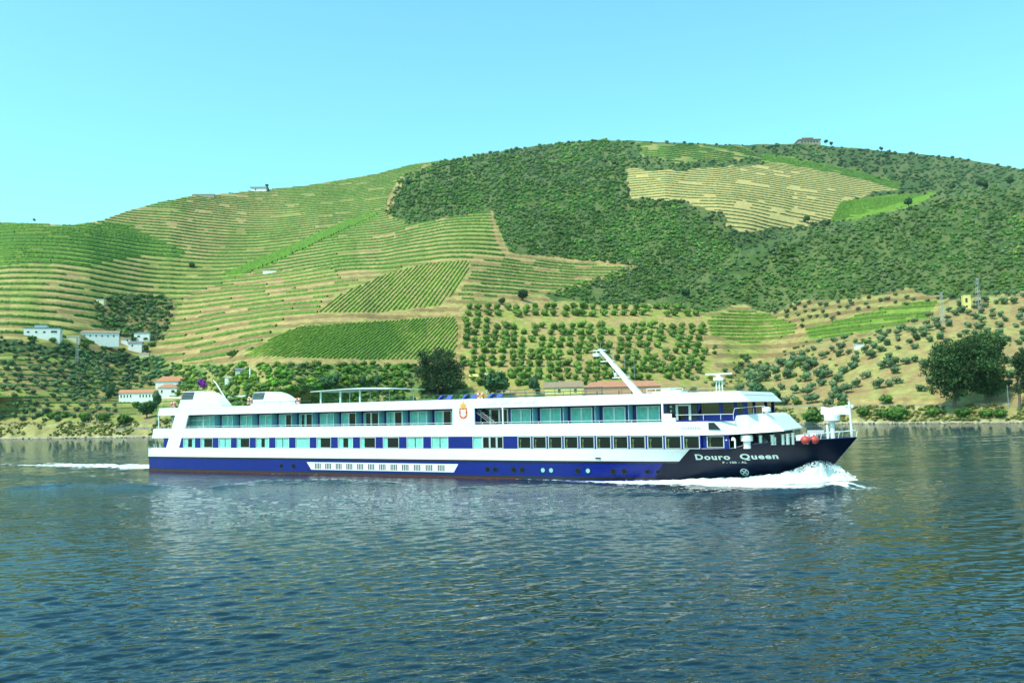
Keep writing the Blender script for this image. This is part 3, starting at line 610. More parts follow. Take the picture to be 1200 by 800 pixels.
def house(name, label, x, y, w, d, h, yaw, rh, wm, rm, wins=(), kind='gable', extra=None, ov=.35, lift=0):
    """x,y: where the middle of the front wall meets the slope. w,h in px there"""
    u = mpp(x, y); w *= u; d *= u; h *= u; rh *= u
    base = P3(x, y, lift)
    e = empty(name, base, yaw, label, 'building')
    MB().box(-w/2, w/2, 0, d, -4, h).build('wall', wm, e)
    r = MB(); o_ = ov
    if kind == 'gable':
        r.add([(-w/2-o_, -o_, h), (w/2+o_, -o_, h), (w/2+o_, d/2, h+rh), (-w/2-o_, d/2, h+rh), (w/2+o_, d+o_, h), (-w/2-o_, d+o_, h)], [(0, 1, 2, 3), (3, 2, 4, 5), (0, 3, 5), (1, 4, 2), (0, 5, 4, 1)])
    elif kind == 'hip':
        k = min(d/2, w/2-.1); r.add([(-w/2-o_, -o_, h), (w/2+o_, -o_, h), (w/2+o_, d+o_, h), (-w/2-o_, d+o_, h), (-w/2+k, d/2, h+rh), (w/2-k, d/2, h+rh)], [(0, 1, 5, 4), (1, 2, 5), (2, 3, 4, 5), (3, 0, 4), (0, 3, 2, 1)])
    else: r.box(-w/2-o_*.5, w/2+o_*.5, -o_*.5, d+o_*.5, h, h+rh)
    r.build('roof', rm, e)
    for (face, fx, fz, ww, hh) in wins:
        X_ = fx*w; z0 = fz*h; a = ww*u/2; b = hh*u
        f_ = MB(); p_ = MB(); t_ = .06
        if face == 'f':
            f_.box(X_-a-t_, X_+a+t_, -.05, .0-.002, z0-t_, z0+b+t_); p_.box(X_-a, X_+a, -.09, -.052, z0, z0+b)
        else:
            X_ = fx*d; f_.box(w/2+.002, w/2+.05, X_-a-t_, X_+a+t_, z0-t_, z0+b+t_); p_.box(w/2+.052, w/2+.09, X_-a, X_+a, z0, z0+b)
        fr = f_.build('window', wm, e); p_.build('pane', M_WIN, fr)
    if extra: extra(e, w, d, h, rh, u)
    return e
def upper(e, w, d, h, rh, u):
    MB().box(-w*.22, w*.12, d*.2, d*.9, h+rh+.01, h+rh+3.2*u).build('upper_floor', M_WALL, e); MB().box(-w*.24, w*.14, d*.15, d*.95, h+rh+3.22*u, h+rh+3.9*u).build('upper_roof', M_GREYROOF, e)
house('manor_house', 'white flat roofed manor with a small upper storey on the left slope', 49, 397, 38, 18, 8.5, .34, .8, M_WALL, M_GREYROOF, [('f', -.38, .35, 2.4, 2), ('f', -.16, .35, 2.4, 2), ('f', .06, .35, 2.4, 2), ('f', .33, .4, 6.5, 2.2), ('s', .5, .4, 3, 3)], 'flat', upper, lift=1.6)
house('farmhouse', 'long low white farmhouse with a row of small windows and brown roof', 113, 402.5, 48, 11, 7, .40, 3, M_WALL, M_TILED, [('f', -.40+.13*i, .35, 1.4, 2) for i in range(7)], lift=2.4)
house('farm_shed', 'small cream lean-to between the manor and the long farmhouse', 84, 399, 16, 8, 5, .3, .6, mat('cream_plaster', (.7, .64, .42), .9), M_WALL, (), 'flat')
house('farm_shed', 'white shed highest and rightmost of the farm group', 166, 400, 17, 9, 8, .2, 1.2, M_WALL, M_GREYROOF, [('f', -.2, .35, 3, 2), ('s', .5, .4, 2, 2)], 'hip', lift=1)
house('farm_shed', 'white shed with a dark roof below the rightmost farm shed', 158, 412, 15, 8, 8, .2, 2.5, M_WALL, M_GREYROOF, [('f', -.2, .5, 1.5, 2)], 'gable', lift=1)
house('farm_shed', 'tiny white outbuilding end on between farmhouse and sheds', 147, 404, 10, 6, 5, .2, 1.2, M_WALL, M_TILED, [('f', .2, .4, 1.5, 2)], 'gable', lift=1)
house('farm_shed', 'lowest pale pink outbuilding of the farm group', 169, 418, 10, 6, 3.6, .3, .7, mat('pale_pink_plaster', (.72, .58, .45), .9), M_WALL, (), 'flat')
house('stone_hut', 'tiny pale hut beside the gully bushes on the left vineyard', 117, 355, 9, 6, 4, 0, .5, mat('straw_plaster', (.68, .63, .36), .9), M_WALL, [('f', -.2, .3, 1.2, 1.5)], 'flat')
house('riverside_house', 'long low riverside house with terracotta roof and many windows', 161, 472, 42, 12, 12, .10, 4, M_WALL, M_TILE, [('f', -.44+.085*i, .55, 1.3, 3) for i in range(11) if i not in (4, 5)]+[('s', .5, .5, 2, 3)])
house('riverside_house', 'lower white house with dusty red roof and dark square windows', 196, 466, 21, 12, 12, .1, 4.5, M_WALL, M_TILER, [('f', -.3, .5, 1.6, 3), ('f', .3, .5, 3.6, 3), ('s', .5, .5, 2.6, 2.6)], 'hip')
house('riverside_house', 'highest two storey white house with orange hipped roof', 200, 456, 34, 13, 9.5, .15, 6, M_WALL, M_TILE, [('f', .3, .55, 3.4, 3.6), ('f', .42, .55, 2, 3.4), ('s', .5, .5, 2.5, 3)], 'hip')
house('station_building', 'yellow station building with brown gabled roof behind the sun deck railing', 661, 469, 45, 14, 15.5, -.03, 6.5, M_YEL, M_TILED, [('f', -.12, .6, 3, 4), ('f', .30, .6, 3, 4)])
house('warehouse', 'salmon walled warehouse with long reddish roof behind the leaning mast', 730, 469, 88, 15, 16, -.05, 6.5, M_PINK, M_TILER, [('f', -.34, .4, 1.0, 5), ('f', -.05, .4, 1.0, 5), ('f', .12, .4, 1.0, 5)], 'hip')
house('yellow_annex', 'small yellow annex with a window at the right end of the warehouse', 772, 471, 10, 11, 14, -.05, 1, M_YEL, M_TILED, [('f', -.2, .5, 2.5, 5)], 'flat')
house('yellow_tower', 'narrow yellow concrete tower with one tall window on the right slope', 1134, 362, 8, 8, 16, -.2, .7, M_YEL, M_YEL, [('f', -.1, .5, 2.4, 5), ('f', -.1, .12, 2, 2.2)], 'flat', ov=.1)
house('hilltop_hut', 'white hut with dark roof on the skyline of the left hill', 303, 224.5, 18, 10, 5.2, .05, 1.8, M_WALL, M_GREYROOF, [('f', -.2, .3, 1.5, 1.8)], 'gable', ov=1.2)
house('hilltop_wall', 'long low brown stone building on the left skyline', 238, 230, 26, 5, 2.2, .05, .5, M_STONE, M_STONE, (), 'flat')
def pav(e, w, d, h, rh, u):
    MB().box(-w*.28, w*.14, d*.2, d*.8, h+rh+.01, h+rh+1.3*u).build('upper_floor', M_WIN, e); MB().box(-w*.32, w*.2, d*.1, d*.9, h+rh+1.35*u, h+rh+2.3*u).build('upper_roof', M_TILED, e)
house('hilltop_pavilion', 'dark roofed pavilion on a pale mound at the summit', 949, 168, 26, 14, 4.2, 0, 1.0, M_STONE, M_TILED, [('f', -.35+.14*i, .2, 2, 1.7) for i in range(6)], 'flat', pav, ov=2)
house('white_wall_block', 'short bright white wall on the bare brow of the vineyard', 316, 320, 16, 3, 2.6, 0, .4, M_WALL, M_WALL, (), 'flat')
house('garden_house', 'pale garden house half hidden in bushes above the stern', 283, 440, 14, 8, 7, .1, 2, mat('pale_plaster', (.6, .62, .5), .9), M_GREYROOF, [('f', 0, .4, 3, 2)], 'gable')
house('garden_house', 'small pale wall block left of the half hidden garden house', 268, 448, 9, 5, 6, .1, .6, M_WALL, M_WALL, [('f', .1, .4, 2, 2)], 'flat')
house('hillside_hut', 'small white flat roofed hut among the olive trees at right', 1008, 408, 10, 7, 4, -.1, .7, M_WALL, M_WALL, (), 'flat')
house('yellow_hut', 'tiny yellow hut with a round dark opening in the orchard corner', 555, 446, 9, 6, 5, .3, 3, M_YEL, M_YEL, [('f', -.1, .2, 2.6, 3)], 'gable')
def pole(name, label, x, y, h, r=.14, m=None, arm=0, cat='pole'):
    u = mpp(x, y); e = empty(name, P3(x, y, -.3), 0, label, cat); MB().tube((0, 0, 0), (0, 0, h*u+.3), r, r*.7).build('post', m or M_WALL, e)
    if arm: MB().box(-arm*u/2, arm*u/2, -.08, .08, h*u-.6, h*u-.4).build('crossarm', m or M_WALL, e)
    return e
pole('white_pillar', 'thick white pillar standing above the garden bushes', 293, 443, 13, .38)
pole('utility_pole', 'white utility pole beside the yellow hut', 570, 462, 26, .16, arm=4)
pole('utility_pole', 'pale thin pole on the bank right of the big tree', 1182, 477, 26, .12, M_STEEL)
pole('gate_post', 'square pale post on the left river bank', 113, 494, 9, .3, M_STONE)
pole('utility_pole', 'tall brown post on the left bank near the bushes', 106, 495, 17, .2, M_BARK)
def pylon(label, x, y, h, w):
    u = mpp(x, y); h *= u; w *= u; e = empty('lattice_pylon', P3(x, y, -.3), .2, label, 'pylon'); m = MB()
    for sx in (-1, 1):
        for sy in (-1, 1): m.tube((sx*w/2, sy*w/2, 0), (sx*w*.22, sy*w*.22, h), .06, .05, 5)
    for k in range(8):
        z0 = h*k/8; z1 = h*(k+1)/8; a = w/2-(w*.28)*k/8; b = w/2-(w*.28)*(k+1)/8
        for s_ in (-1, 1): m.tube((s_*a, -a, z0), (-s_*b, -b, z1), .05, .05, 4); m.tube((s_*a, a, z0), (-s_*b, b, z1), .05, .05, 4)
    m.build('lattice', M_STEEL, e); c = MB()
    for z in (.86, .98): c.box(-w*.8, w*.8, -.08, .08, h*z-.1, h*z+.1)
    c.build('crossarm', M_STEEL, e)
pylon('grey lattice pylon right behind the yellow tower', 1147, 362, 38, 4.5)
pylon('grey lattice pylon left of the yellow tower among olive trees', 1105, 378, 37, 4.5)
pylon('thin lattice pylon in front of the long white farmhouse', 90, 428, 34, 3)
# river walls and the shore path
def wall_line(name, label, pts, h, t, m, cat='wall', lift=0):
    px = np.concatenate([np.linspace(a[0], b[0], 30) for a, b in zip(pts[:-1], pts[1:])]); py = np.interp(px, [p[0] for p in pts], [p[1] for p in pts]); q = P(px, py); n = len(q); mb = MB()
    v = [];
    for (x, y, z) in q: v += [(x, y, z-.5), (x, y, z+h+lift), (x, y+t, z+h+lift), (x, y+t, z-.5)]
    f = []
    for i in range(n-1):
        for k in range(4): f.append((4*i+k, 4*i+(k+1) % 4, 4*i+4+(k+1) % 4, 4*i+4+k))
    f += [(0, 3, 2, 1), (4*n-4, 4*n-3, 4*n-2, 4*n-1)]
    mb.add(v, f); return tag(mb.build(name, m), label, cat)
wall_line('retaining_wall', 'dark low railway wall along the top of the right bank', [(915, 477), (1000, 475.5), (1100, 475), (1290, 473)], .45, .5, M_STONE)
wall_line('retaining_wall', 'low pale wall along the road on the left bank', [(-200, 497.5), (0, 497), (140, 496), (215, 494)], .35, .4, M_STONE)
wall_line('quay_wall', 'short grey stone quay at the waterline left of the stern', [(134, 505), (150, 503), (190, 503.5)], .9, 1.0, M_STONE)
wall_line('garden_wall', 'pale road edge running above the gardens behind the stern', [(180, 466), (240, 467), (340, 462)], .5, .4, M_WALL)
wall_line('embankment_ramp', 'dark diagonal stair slot in the left river bank', [(62, 512), (73, 499)], .25, .8, M_BARK, 'ramp')
for x, y, r, lab in [(38, 399, 6, 'bush below the left end of the white manor'), (62, 401, 5, 'bush below the right end of the white manor'), (100, 407, 6, 'bush in front of the left end of the long farmhouse'), (122, 410, 5, 'bush in front of the right end of the long farmhouse'), (143, 412, 5, 'bush below the tiny white outbuilding'), (178, 406, 5, 'bush at the right of the highest farm shed')]:
    place('bush', random.choice(BUS), x, y, r*mpp(x, y)*.85, lab, 'bush')
# ================================================================ THE CRUISE SHIP (x from stern to bow, y from near side inwards, z above water)
M_SW = mat('ship_white_paint', (.83, .84, .84), .32, noise=.05, nscale=.9, coat=.2); M_SB = mat('ship_blue_paint', (.004, .013, .19), .3, noise=.10, nscale=.4, spec=.3)
M_SD = mat('ship_black_trim', (.012, .012, .018), .4); M_SR = mat('antifouling_red', (.09, .018, .016), .7, noise=.3); M_DARK = mat('dark_interior', (.012, .012, .014), .7)
M_ALU = mat('aluminium_frame', (.62, .66, .66), .4, metal=.3); M_CUR = mat('aqua_curtain', (.22, .62, .52), .7, noise=.15, nscale=3); M_GLASS = mat('tinted_window', (.008, .010, .010), .08, spec=.22)
M_BOWSHADE = mat('ship_blue_bow_shade', (.002, .007, .026), .35, noise=.2, nscale=.6, spec=.22)  # darker copy of the hull blue, shade of the bow flare put into it
M_RAIL = mat('painted_rail', (.75, .78, .78), .4); M_GRAIL = mat('dark_green_rail', (.05, .11, .10), .5); M_RED = mat('red_fender', (.50, .06, .05), .45); M_ORA = mat('lifebuoy_orange', (.75, .14, .04), .5)
M_GOLD = mat('emblem_gold', (.75, .42, .05), .5); M_SIL = mat('stainless_steel', (.6, .63, .64), .3, metal=.7); M_GRY = mat('grey_paint', (.30, .32, .33), .5); M_BLUEC = mat('lounger_blue', (.05, .09, .35), .8)
M_LET = mat('hull_lettering', (.66, .78, .72), .5); M_DECK = mat('deck_covering', (.16, .26, .20), .8); M_TEAL = mat('partition_glass', (.25, .55, .60), .25, spec=.6)
def glassm():
    m = bpy.data.materials.new('clear_tinted_glass'); m.use_nodes = True; t = m.node_tree; t.nodes.clear(); o = t.nodes.new('ShaderNodeOutputMaterial'); a = t.nodes.new('ShaderNodeBsdfTransparent'); a.inputs[0].default_value = (.42, .50, .46, 1)
    g = t.nodes.new('ShaderNodeBsdfGlossy'); g.inputs['Roughness'].default_value = .03; fr = t.nodes.new('ShaderNodeFresnel'); x = t.nodes.new('ShaderNodeMixShader'); t.links.new(fr.outputs[0], x.inputs[0]); t.links.new(a.outputs[0], x.inputs[1]); t.links.new(g.outputs[0], x.inputs[2]); t.links.new(x.outputs[0], o.inputs[0]); return m
M_CLEAR = glassm()
SHIP_RZ = math.atan2(US[1], US[0])
ship = empty('cruise_ship', (AS[0], AS[1], 0), SHIP_RZ, 'long white and blue river cruise ship lettered Douro Queen under way', 'ship')
def prt(mb, name, m, parent=None, label=None, smooth=False):
    o = mb.build(name, m, parent or ship, smooth=smooth)
    if label: o['label'] = label
    return o
def plane(x, y, off=0):
    d = ray(np.array([float(x)]), np.array([float(y)]))[0]; n3 = np.array([NS[0], NS[1], 0]); O = np.array([AS[0], AS[1], 0])+n3*off
    C0 = np.array([0, 0, CAMZ]); t = ((O-C0)@n3)/(d@n3); q = C0+t*d; return float((q[:2]-AS)@US), float(q[2])
CL = 5.7
def zt(u): return float(np.interp(u, [0, 69, 70, 72.8, 77.3], [2.66, 2.70, 3.02, 3.17, 3.38]))
def bdk(u): return CL*(1-max(0, (u-66)/11.3)**1.9)
def bwl(u): return CL*(1-max(0, (u-54)/23.3)**1.5)
def xst(z): return 74.4+max(z, -.3)*(77.3-74.4)/3.38
def hp(u, z, out=0.0):
    b = bwl(u)+(bdk(u)-bwl(u))*(min(max(z, 0), zt(u))/zt(u))**.85
    if u < 3: b *= 1-.03*(3-u)/3
    x = u if u < 60 else 60+(u-60)*(xst(z)-60)/17.3
    return x, CL-b-out
def side(z0f, z1f, u0, u1, nz, out, n=60, skew=0.0, both=True, skew0=0.0):
    """sheet that follows the hull between two heights; skew leans its ends"""
    mb = MB(); us = np.linspace(0, 1, n)
    for s_ in ((1, -1) if both else (1,)):
        v = []
        for a in us:
            for k in range(nz+1):
                w = k/nz; ua = u0+(u1-u0)*a+skew*w*a+skew0*w*(1-a); z0 = z0f(ua); z1 = z1f(ua); z = z0+(z1-z0)*w; x, y = hp(ua, z, out); v.append((x, y if s_ > 0 else 2*CL-y, z))
        m = nz+1; mb.add(v, [(i*m+k, (i+1)*m+k, (i+1)*m+k+1, i*m+k+1) for i in range(n-1) for k in range(nz)])
    return mb
c_ = lambda z: (lambda u: z)
h = side(c_(-.7), lambda u: zt(u), .3, 77.3, 12, 0, 110)
h.add([(.3, hp(.3, 0)[1], -.7), (.3, 2*CL-hp(.3, 0)[1], -.7), (.2, 2*CL-hp(.3, 0)[1], 2.66), (.2, hp(.3, 0)[1], 2.66)], [(0, 1, 2, 3)])
hull = prt(h, 'hull', M_SB, smooth=False)
prt(side(c_(.06), c_(.30), .25, 72, 1, .012, 80), 'boot_topping', M_SD); prt(side(c_(-.3), c_(.12), .25, 50, 1, .02, 50), 'waterline_stripe', M_SR)
prt(side(c_(1.66), c_(2.675), .2, 64.7, 3, .035, 90, skew=.9), 'side_band', M_SW, label='white band along the hull under the lower windows')
prt(side(c_(-.5), lambda u: zt(u)+.005, 61.9, 77.25, 12, .022, 110, skew0=2.2), 'bow_shade', M_BOWSHADE, label='flared bow of the blue hull with its shade painted in dark navy, under the ship name')
prt(side(c_(1.50), c_(1.64), .2, 64.6, 1, .05, 90), 'rubbing_strake', M_SD)
mb = MB(); mb.box(.16, .2, .1, 11.3, 1.66, 2.66); prt(mb, 'stern_plate', M_SW)
# slotted ventilation strip
mb = MB(); y_ = -.02; mb.add([(24.83, y_, 1.25), (25.44, y_, .49), (42.85, y_, .49), (43.35, y_, 1.25), (24.83, .03, 1.25), (25.44, .03, .49), (42.85, .03, .49), (43.35, .03, 1.25)], [(0, 1, 2, 3), (0, 4, 5, 1), (3, 2, 6, 7), (0, 3, 7, 4), (1, 5, 6, 2)])
vs = prt(mb, 'vent_strip', M_SW)
for k in range(12):
    mb = MB(); s0 = 25.95+k*1.375
    for j in range(4): mb.box(s0+j*.21, s0+j*.21+.12, -.028, -.015, .58, 1.15)
    prt(mb, 'vent_slots', M_DARK, vs)
for s0 in (21.29, 22.97, 46.5, 47.3, 49.2, 50.05, 52.15, 52.95, 55.45, 56.4, 58.6, 59.55, 61.75, 62.75):
    x, yy = hp(s0, .82, .0); light = s0 in (52.15, 52.95, 56.4)
    mb = MB(); mb.tube((x, yy-.03, .82), (x, yy+.1, .82), .26, .26, 14); o = prt(mb, 'porthole', M_SD)
    mb = MB(); mb.tube((x, yy-.045, .82), (x, yy+.05, .82), .19, .19, 14); prt(mb, 'porthole_glass', M_TEAL if light else M_GLASS, o)
for s0 in (28.9, 43.9, 47.6, 57.4, 33.6):
    mb = MB(); mb.box(s0-.25, s0+.25, -.03, .02, 1.86, 1.96) if s0 not in (43.9, 47.6) else mb.tube((s0-.01, -.03, 1.92), (s0-.01, .02, 1.92), .13, .13, 10); prt(mb, 'fairlead', M_SD)
# ---- lower cabin deck
mb = MB(); mb.box(2.95, 66.3, .16, 11.24, 2.62, 3.80); mb.box(66.3, 68.4, .45, 10.95, 2.62, 3.80); prt(mb, 'lower_wall', M_DARK)
lw = [(6.2+2.845*k, 6.2+2.845*k+1.9, 'c') for k in range(13)]; grp = [(44.95, 45.95, 'h'), (46.0, 46.72, 'd'), (46.78, 47.45, 'd'), (47.52, 48.15, 'd')]; din = [(49.67+1.523*k, 49.67+1.523*k+1.32, 'p') for k in range(11)]
allw = lw+grp+din
prev = 2.92
for i, (a, b, t) in enumerate(allw+[(66.38, 0, 0)]):
    if a-prev > .12: mb = MB(); mb.box(prev, a-.03, .015, .16, 2.675, 3.76); prt(mb, 'wall_panel', M_SB)
    prev = b+.03
r_ = random.Random(3)
def window(a, b, z0, z1, t, y0, parent=ship, name='window', fw=.05):
    mb = MB(); mb.box(a-fw/2, a+fw, y0-.03, y0+.08, z0, z1); mb.box(b-fw, b+fw/2, y0-.03, y0+.08, z0, z1); mb.box(a+fw, b-fw, y0-.025, y0+.08, z1-fw, z1); mb.box(a+fw, b-fw, y0-.025, y0+.08, z0, z0+fw)
    w = mb.build(name, M_ALU, parent); MB().box(a+fw, b-fw, y0+.05, y0+.07, z0+fw, z1-fw).build('pane', M_GLASS, w)
    c = MB()
    def cur(p, q):                                    # pleated curtain, seen through the glass
        n = max(2, int((q-p)/.09)); v = []
        for i in range(n+1): xx = p+(q-p)*i/n; yy = y0+.035+(.012 if i % 2 else 0); v += [(xx, yy, z0+fw), (xx, yy, z1-fw)]
        c.add(v, [(2*i, 2*i+2, 2*i+3, 2*i+1) for i in range(n)])
    a += fw; b -= fw; W_ = b-a
    if t == 'c':
        m_ = r_.choice([0, 0, 1, 2, 3])
        if m_ == 0: cur(a, a+W_*r_.uniform(.3, .42)); cur(b-W_*r_.uniform(.25, .35), b)
        elif m_ == 1: cur(a, b)
        elif m_ == 2: cur(a, a+W_*.47); cur(a+W_*.53, b)
        else: cur(a, a+W_*.25)
    elif t in 'ho': cur(a, b)
    elif t == 'p': c.add([(a+.08, y0+.04, z0+.1), (a+.26, y0+.04, z0+.1), (a+.20, y0+.04, z0+.45), (a+.28, y0+.04, z0+.8), (a+.10, y0+.04, z0+.8), (a+.15, y0+.04, z0+.45)], [(0, 1, 2, 5), (5, 2, 3, 4)])
    if c.v: c.build('curtain', M_CUR if t != 'p' else M_LAMPG, w)
    return w
M_LAMPG = mat('olive_curtain', (.10, .14, .05), .7)
for a, b, t in allw: window(a, b, 2.70, 3.74, t, .06)
window(66.75, 68.1, 2.78, 3.7, 'p', .34); prt(MB().box(66.3, 66.72, .30, .5, 2.675, 3.78), 'wall_panel', M_SB); prt(MB().box(68.13, 68.5, .30, .5, 2.675, 3.78), 'wall_panel', M_SB)
# open stern platform
mb = MB(); mb.box(.25, 3, .1, 11.3, 2.55, 2.64); prt(mb, 'stern_deck', M_DECK)
for x in (.9, 1.25, 1.9, 2.1): mb = MB(); mb.lathe(x, .35, [(.07, 2.62), (.07, 2.95), (.11, 2.98), (.11, 3.05)], 8); prt(mb, 'bollard', M_SIL)
# ---- promenade deck: floor, outer bulwark, inner wall
mb = MB(); mb.box(1.0, 66, .13, 11.27, 3.80, 3.97); prt(mb, 'balcony_floor', M_DECK)
mb = MB()
for ya, yb in ((0, .12), (11.28, 11.4)): mb.prism([(.85, 3.78), (66.01, 3.78), (66.01, 4.87), (1.24, 4.87)], ya, yb)
mb.box(.9, 1.2, .12, 11.28, 3.8, 4.8)
prt(mb, 'balcony_bulwark', M_SW)
# the white hood that closes the bulwark round the bow
def loft(st, name, m, parent=None):
    mb = MB(); v = []
    for x, b0, b1, z0, z1 in st: v += [(x, CL-b0, z0), (x, CL-b1, z1), (x, CL+b1, z1), (x, CL+b0, z0)]
    n = len(st); f = [(4*i+k, 4*i+(k+1) % 4, 4*i+4+(k+1) % 4, 4*i+4+k) for i in range(n-1) for k in range(4)]+[(0, 3, 2, 1), (4*n-4, 4*n-3, 4*n-2, 4*n-1)]
    mb.add(v, f); return prt(mb, name, m, parent)
loft([(66.0, 5.7, 5.7, 3.78, 4.88), (68, 5.6, 5.6, 3.80, 4.88), (69.0, 5.45, 5.4, 3.83, 4.88), (69.15, 5.43, 5.35, 3.84, 5.30), (70, 5.22, 5.0, 3.88, 5.36), (70.9, 4.9, 4.4, 3.93, 5.42), (71.3, 4.75, 4.2, 3.95, 5.2), (71.9, 4.4, 3.9, 3.99, 4.62), (72.45, 4.1, 3.8, 4.02, 4.10)], 'bow_hood', M_SW)
mb = MB(); mb.prism([(67.0, 4.78), (67.0, 4.23), (67.95, 4.23), (67.45, 4.78)], -.0, .3); prt(mb, 'side_port', M_SD)
mb = MB(); mb.box(3.0, 42.9, 1.25, 10.15, 3.97, 6.36); mb.box(45.1, 63.3, 1.25, 10.15, 3.97, 6.36); mb.box(42.9, 45.1, .6, 10.8, 3.97, 6.36); prt(mb, 'inner_wall', mat('shaded_cabin_wall_blue', (.02, .035, .26), .4))
dsh = lambda s, y: s-y*(86.6-s)/67                      # where a point seen on the side plane at s stands when it is y deep
door = lambda s0, w, t1, t2: (window(dsh(s0, 1.2), dsh(s0+w/2, 1.2)-.02, 4.0, 6.2, t1, 1.15, name='balcony_door', fw=.06), window(dsh(s0+w/2, 1.2)+.02, dsh(s0+w, 1.2), 4.0, 6.2, t2, 1.15, name='balcony_door', fw=.06))
tt = ['ho', 'ho', 'oo', 'oo', 'ox', 'xx', 'oo', 'ox', 'xx', 'cx', 'oo', 'ox', 'cx']
for k in range(-2, 10):
    s0 = 15.35+2.835*k; a = tt[k+2]; door(s0, 1.85, a[0] if a[0] != 'x' else 'c', a[1] if a[1] != 'x' else 'n')
    mb = MB(); sp_ = dsh(s0+2.45, 1.2); mb.box(sp_-.02, sp_+.02, .35, 1.24, 3.97, 6.3); prt(mb, 'balcony_partition', M_TEAL)
for s0 in (49.11, 52.06, 55.02, 58.03, 61.03):
    door(s0, 1.98, 'o', 'o')
    if s0 < 61: mb = MB(); sp_ = dsh(s0+2.6, 1.2); mb.box(sp_-.02, sp_+.02, .3, 1.24, 3.97, 6.3); prt(mb, 'balcony_partition', M_TEAL)
for a, b in ((45.9, 46.9), (46.97, 47.85), (47.9, 48.75)): window(dsh(a, 1.2), dsh(b, 1.2), 4.0, 6.25, 'n', 1.15, name='lounge_window', fw=.07)
for ya, yb in ((0, .14), (11.26, 11.4)):
    prt(MB().box(42.80, 45.2, ya, yb, 4.875, 6.352), 'side_wall', M_SW); prt(MB().box(48.12, 48.24, ya, yb, 4.875, 6.352), 'deck_post', M_SW); prt(MB().box(63.14, 63.30, ya, yb, 4.875, 6.352), 'deck_post', M_SW)
prt(MB().prism([(63.305, 4.88), (64.35, 4.88), (64.3, 5.2), (64.0, 5.2), (64.0, 5.55), (63.305, 5.55)], .005, .1), 'stepped_wall', M_SW)
mb = MB()
for k in range(6): mb.box(45.35+k*.30, 45.75+k*.30, .5, 1.2, 6.2-k*.24, 6.24-k*.24)
mb.path([(45.25, .3, 6.35), (47.3, .3, 4.95)], .03); mb.path([(45.25, .3, 5.95), (46.9, .3, 4.8)], .025); mb.path([(45.25, .3, 6.15), (47.1, .3, 4.88)], .02); prt(mb, 'stairway', M_GRY)
def rail(name, pts, m, hts, posts, r=.022, parent=None):
    mb = MB()
    for hh in hts: mb.path([(x, y, z+hh) for x, y, z in pts], r, 5)
    for (x, y, z) in posts: mb.tube((x, y, z), (x, y, z+max(hts)), r, r, 5)
    return prt(mb, name, m)
rail('balcony_rail', [(6.7, .06, 4.87), (42.8, .06, 4.87)], M_RAIL, (.17,), [(7+2.835*k, .06, 4.87) for k in range(13)]); rail('balcony_rail', [(45.2, .06, 4.87), (63.2, .06, 4.87)], M_RAIL, (.17,), [(46+2.9*k, .06, 4.87) for k in range(6)])
# leaning side frame with the funnel fin, one each side
def fin(y0, y1, dx, sgn):
    mb = MB(); mb.prism([(5.2+dx, 7.0), (5.36+dx, 7.2), (6.11+dx, 9.02), (8.5+dx, 9.04), (9.4+dx, 8.98), (10.36+dx, 8.72), (11.0+dx, 8.45), (11.45+dx, 8.18), (12.0+dx, 7.75), (12.35+dx, 7.4), (12.56+dx, 7.0)], y0, y1)
    f = prt(mb, 'funnel_fin', M_SW); g = MB(); g.prism([(5.82+dx, 8.14), (7.75+dx, 8.14), (8.05+dx, 8.96), (6.12+dx, 8.96)], y0-.01, y0+.02); gr = g.build('louvre', M_GRY, f)
    g = MB()
    for k in range(5): z = 8.2+k*.165; x = 5.84+dx+k*.06; g.box(x, x+1.93, y0-.07, y0-.012, z, z+.05)
    g.build('slat', M_SD, gr)
fin(-.012, 1.4, 0, 1); fin(9.9, 11.41, .9, -1)
for ya, yb in ((-.015, .16), (11.24, 11.415)): prt(MB().prism([(3.36, 2.64), (5.54, 2.64), (5.97, 3.8), (6.53, 4.87), (7.04, 6.38), (4.87, 6.38), (4.27, 4.87), (3.84, 3.8)], ya, yb), 'leaning_frame', M_SW)
for a, b in ((7.2, 8.5), (8.6, 9.7)): window(dsh(a, 1.2), dsh(b, 1.2), 4.0, 6.2, 'o', 1.15, name='saloon_window', fw=.06)
mb = MB(); mb.path([(6.9, .5, 5.75), (9.6, .5, 5.75)], .03); mb.path([(8.9, .5, 4), (8.9, .5, 6.3)], .04); prt(mb, 'saloon_rail', M_RAIL)
window(3.05, 4.7, 4.0, 6.2, 'h', 1.15, name='saloon_window', fw=.06)
mb = MB(); mb.box(1.75, 1.85, .15, .3, 4.85, 6.3); prt(mb, 'stern_post', M_SW)
# ---- roof / sun deck
mb = MB(); mb.box(1.9, 69.9, .12, 11.28, 6.37, 6.92); prt(mb, 'sun_deck', M_DECK)
mb = MB()
for ya, yb in ((-.004, .12), (11.28, 11.404)): mb.prism([(1.80, 6.355), (70.42, 6.36), (70.35, 6.45), (69.58, 7.22), (2.15, 7.22)], ya, yb)
mb.box(1.9, 2.1, .12, 11.28, 6.36, 7.2); mb.prism([(69.6, 6.36), (70.42, 6.36), (69.58, 7.22), (68.8, 7.22)], .12, 11.28); prt(mb, 'roof_bulwark', M_SW)
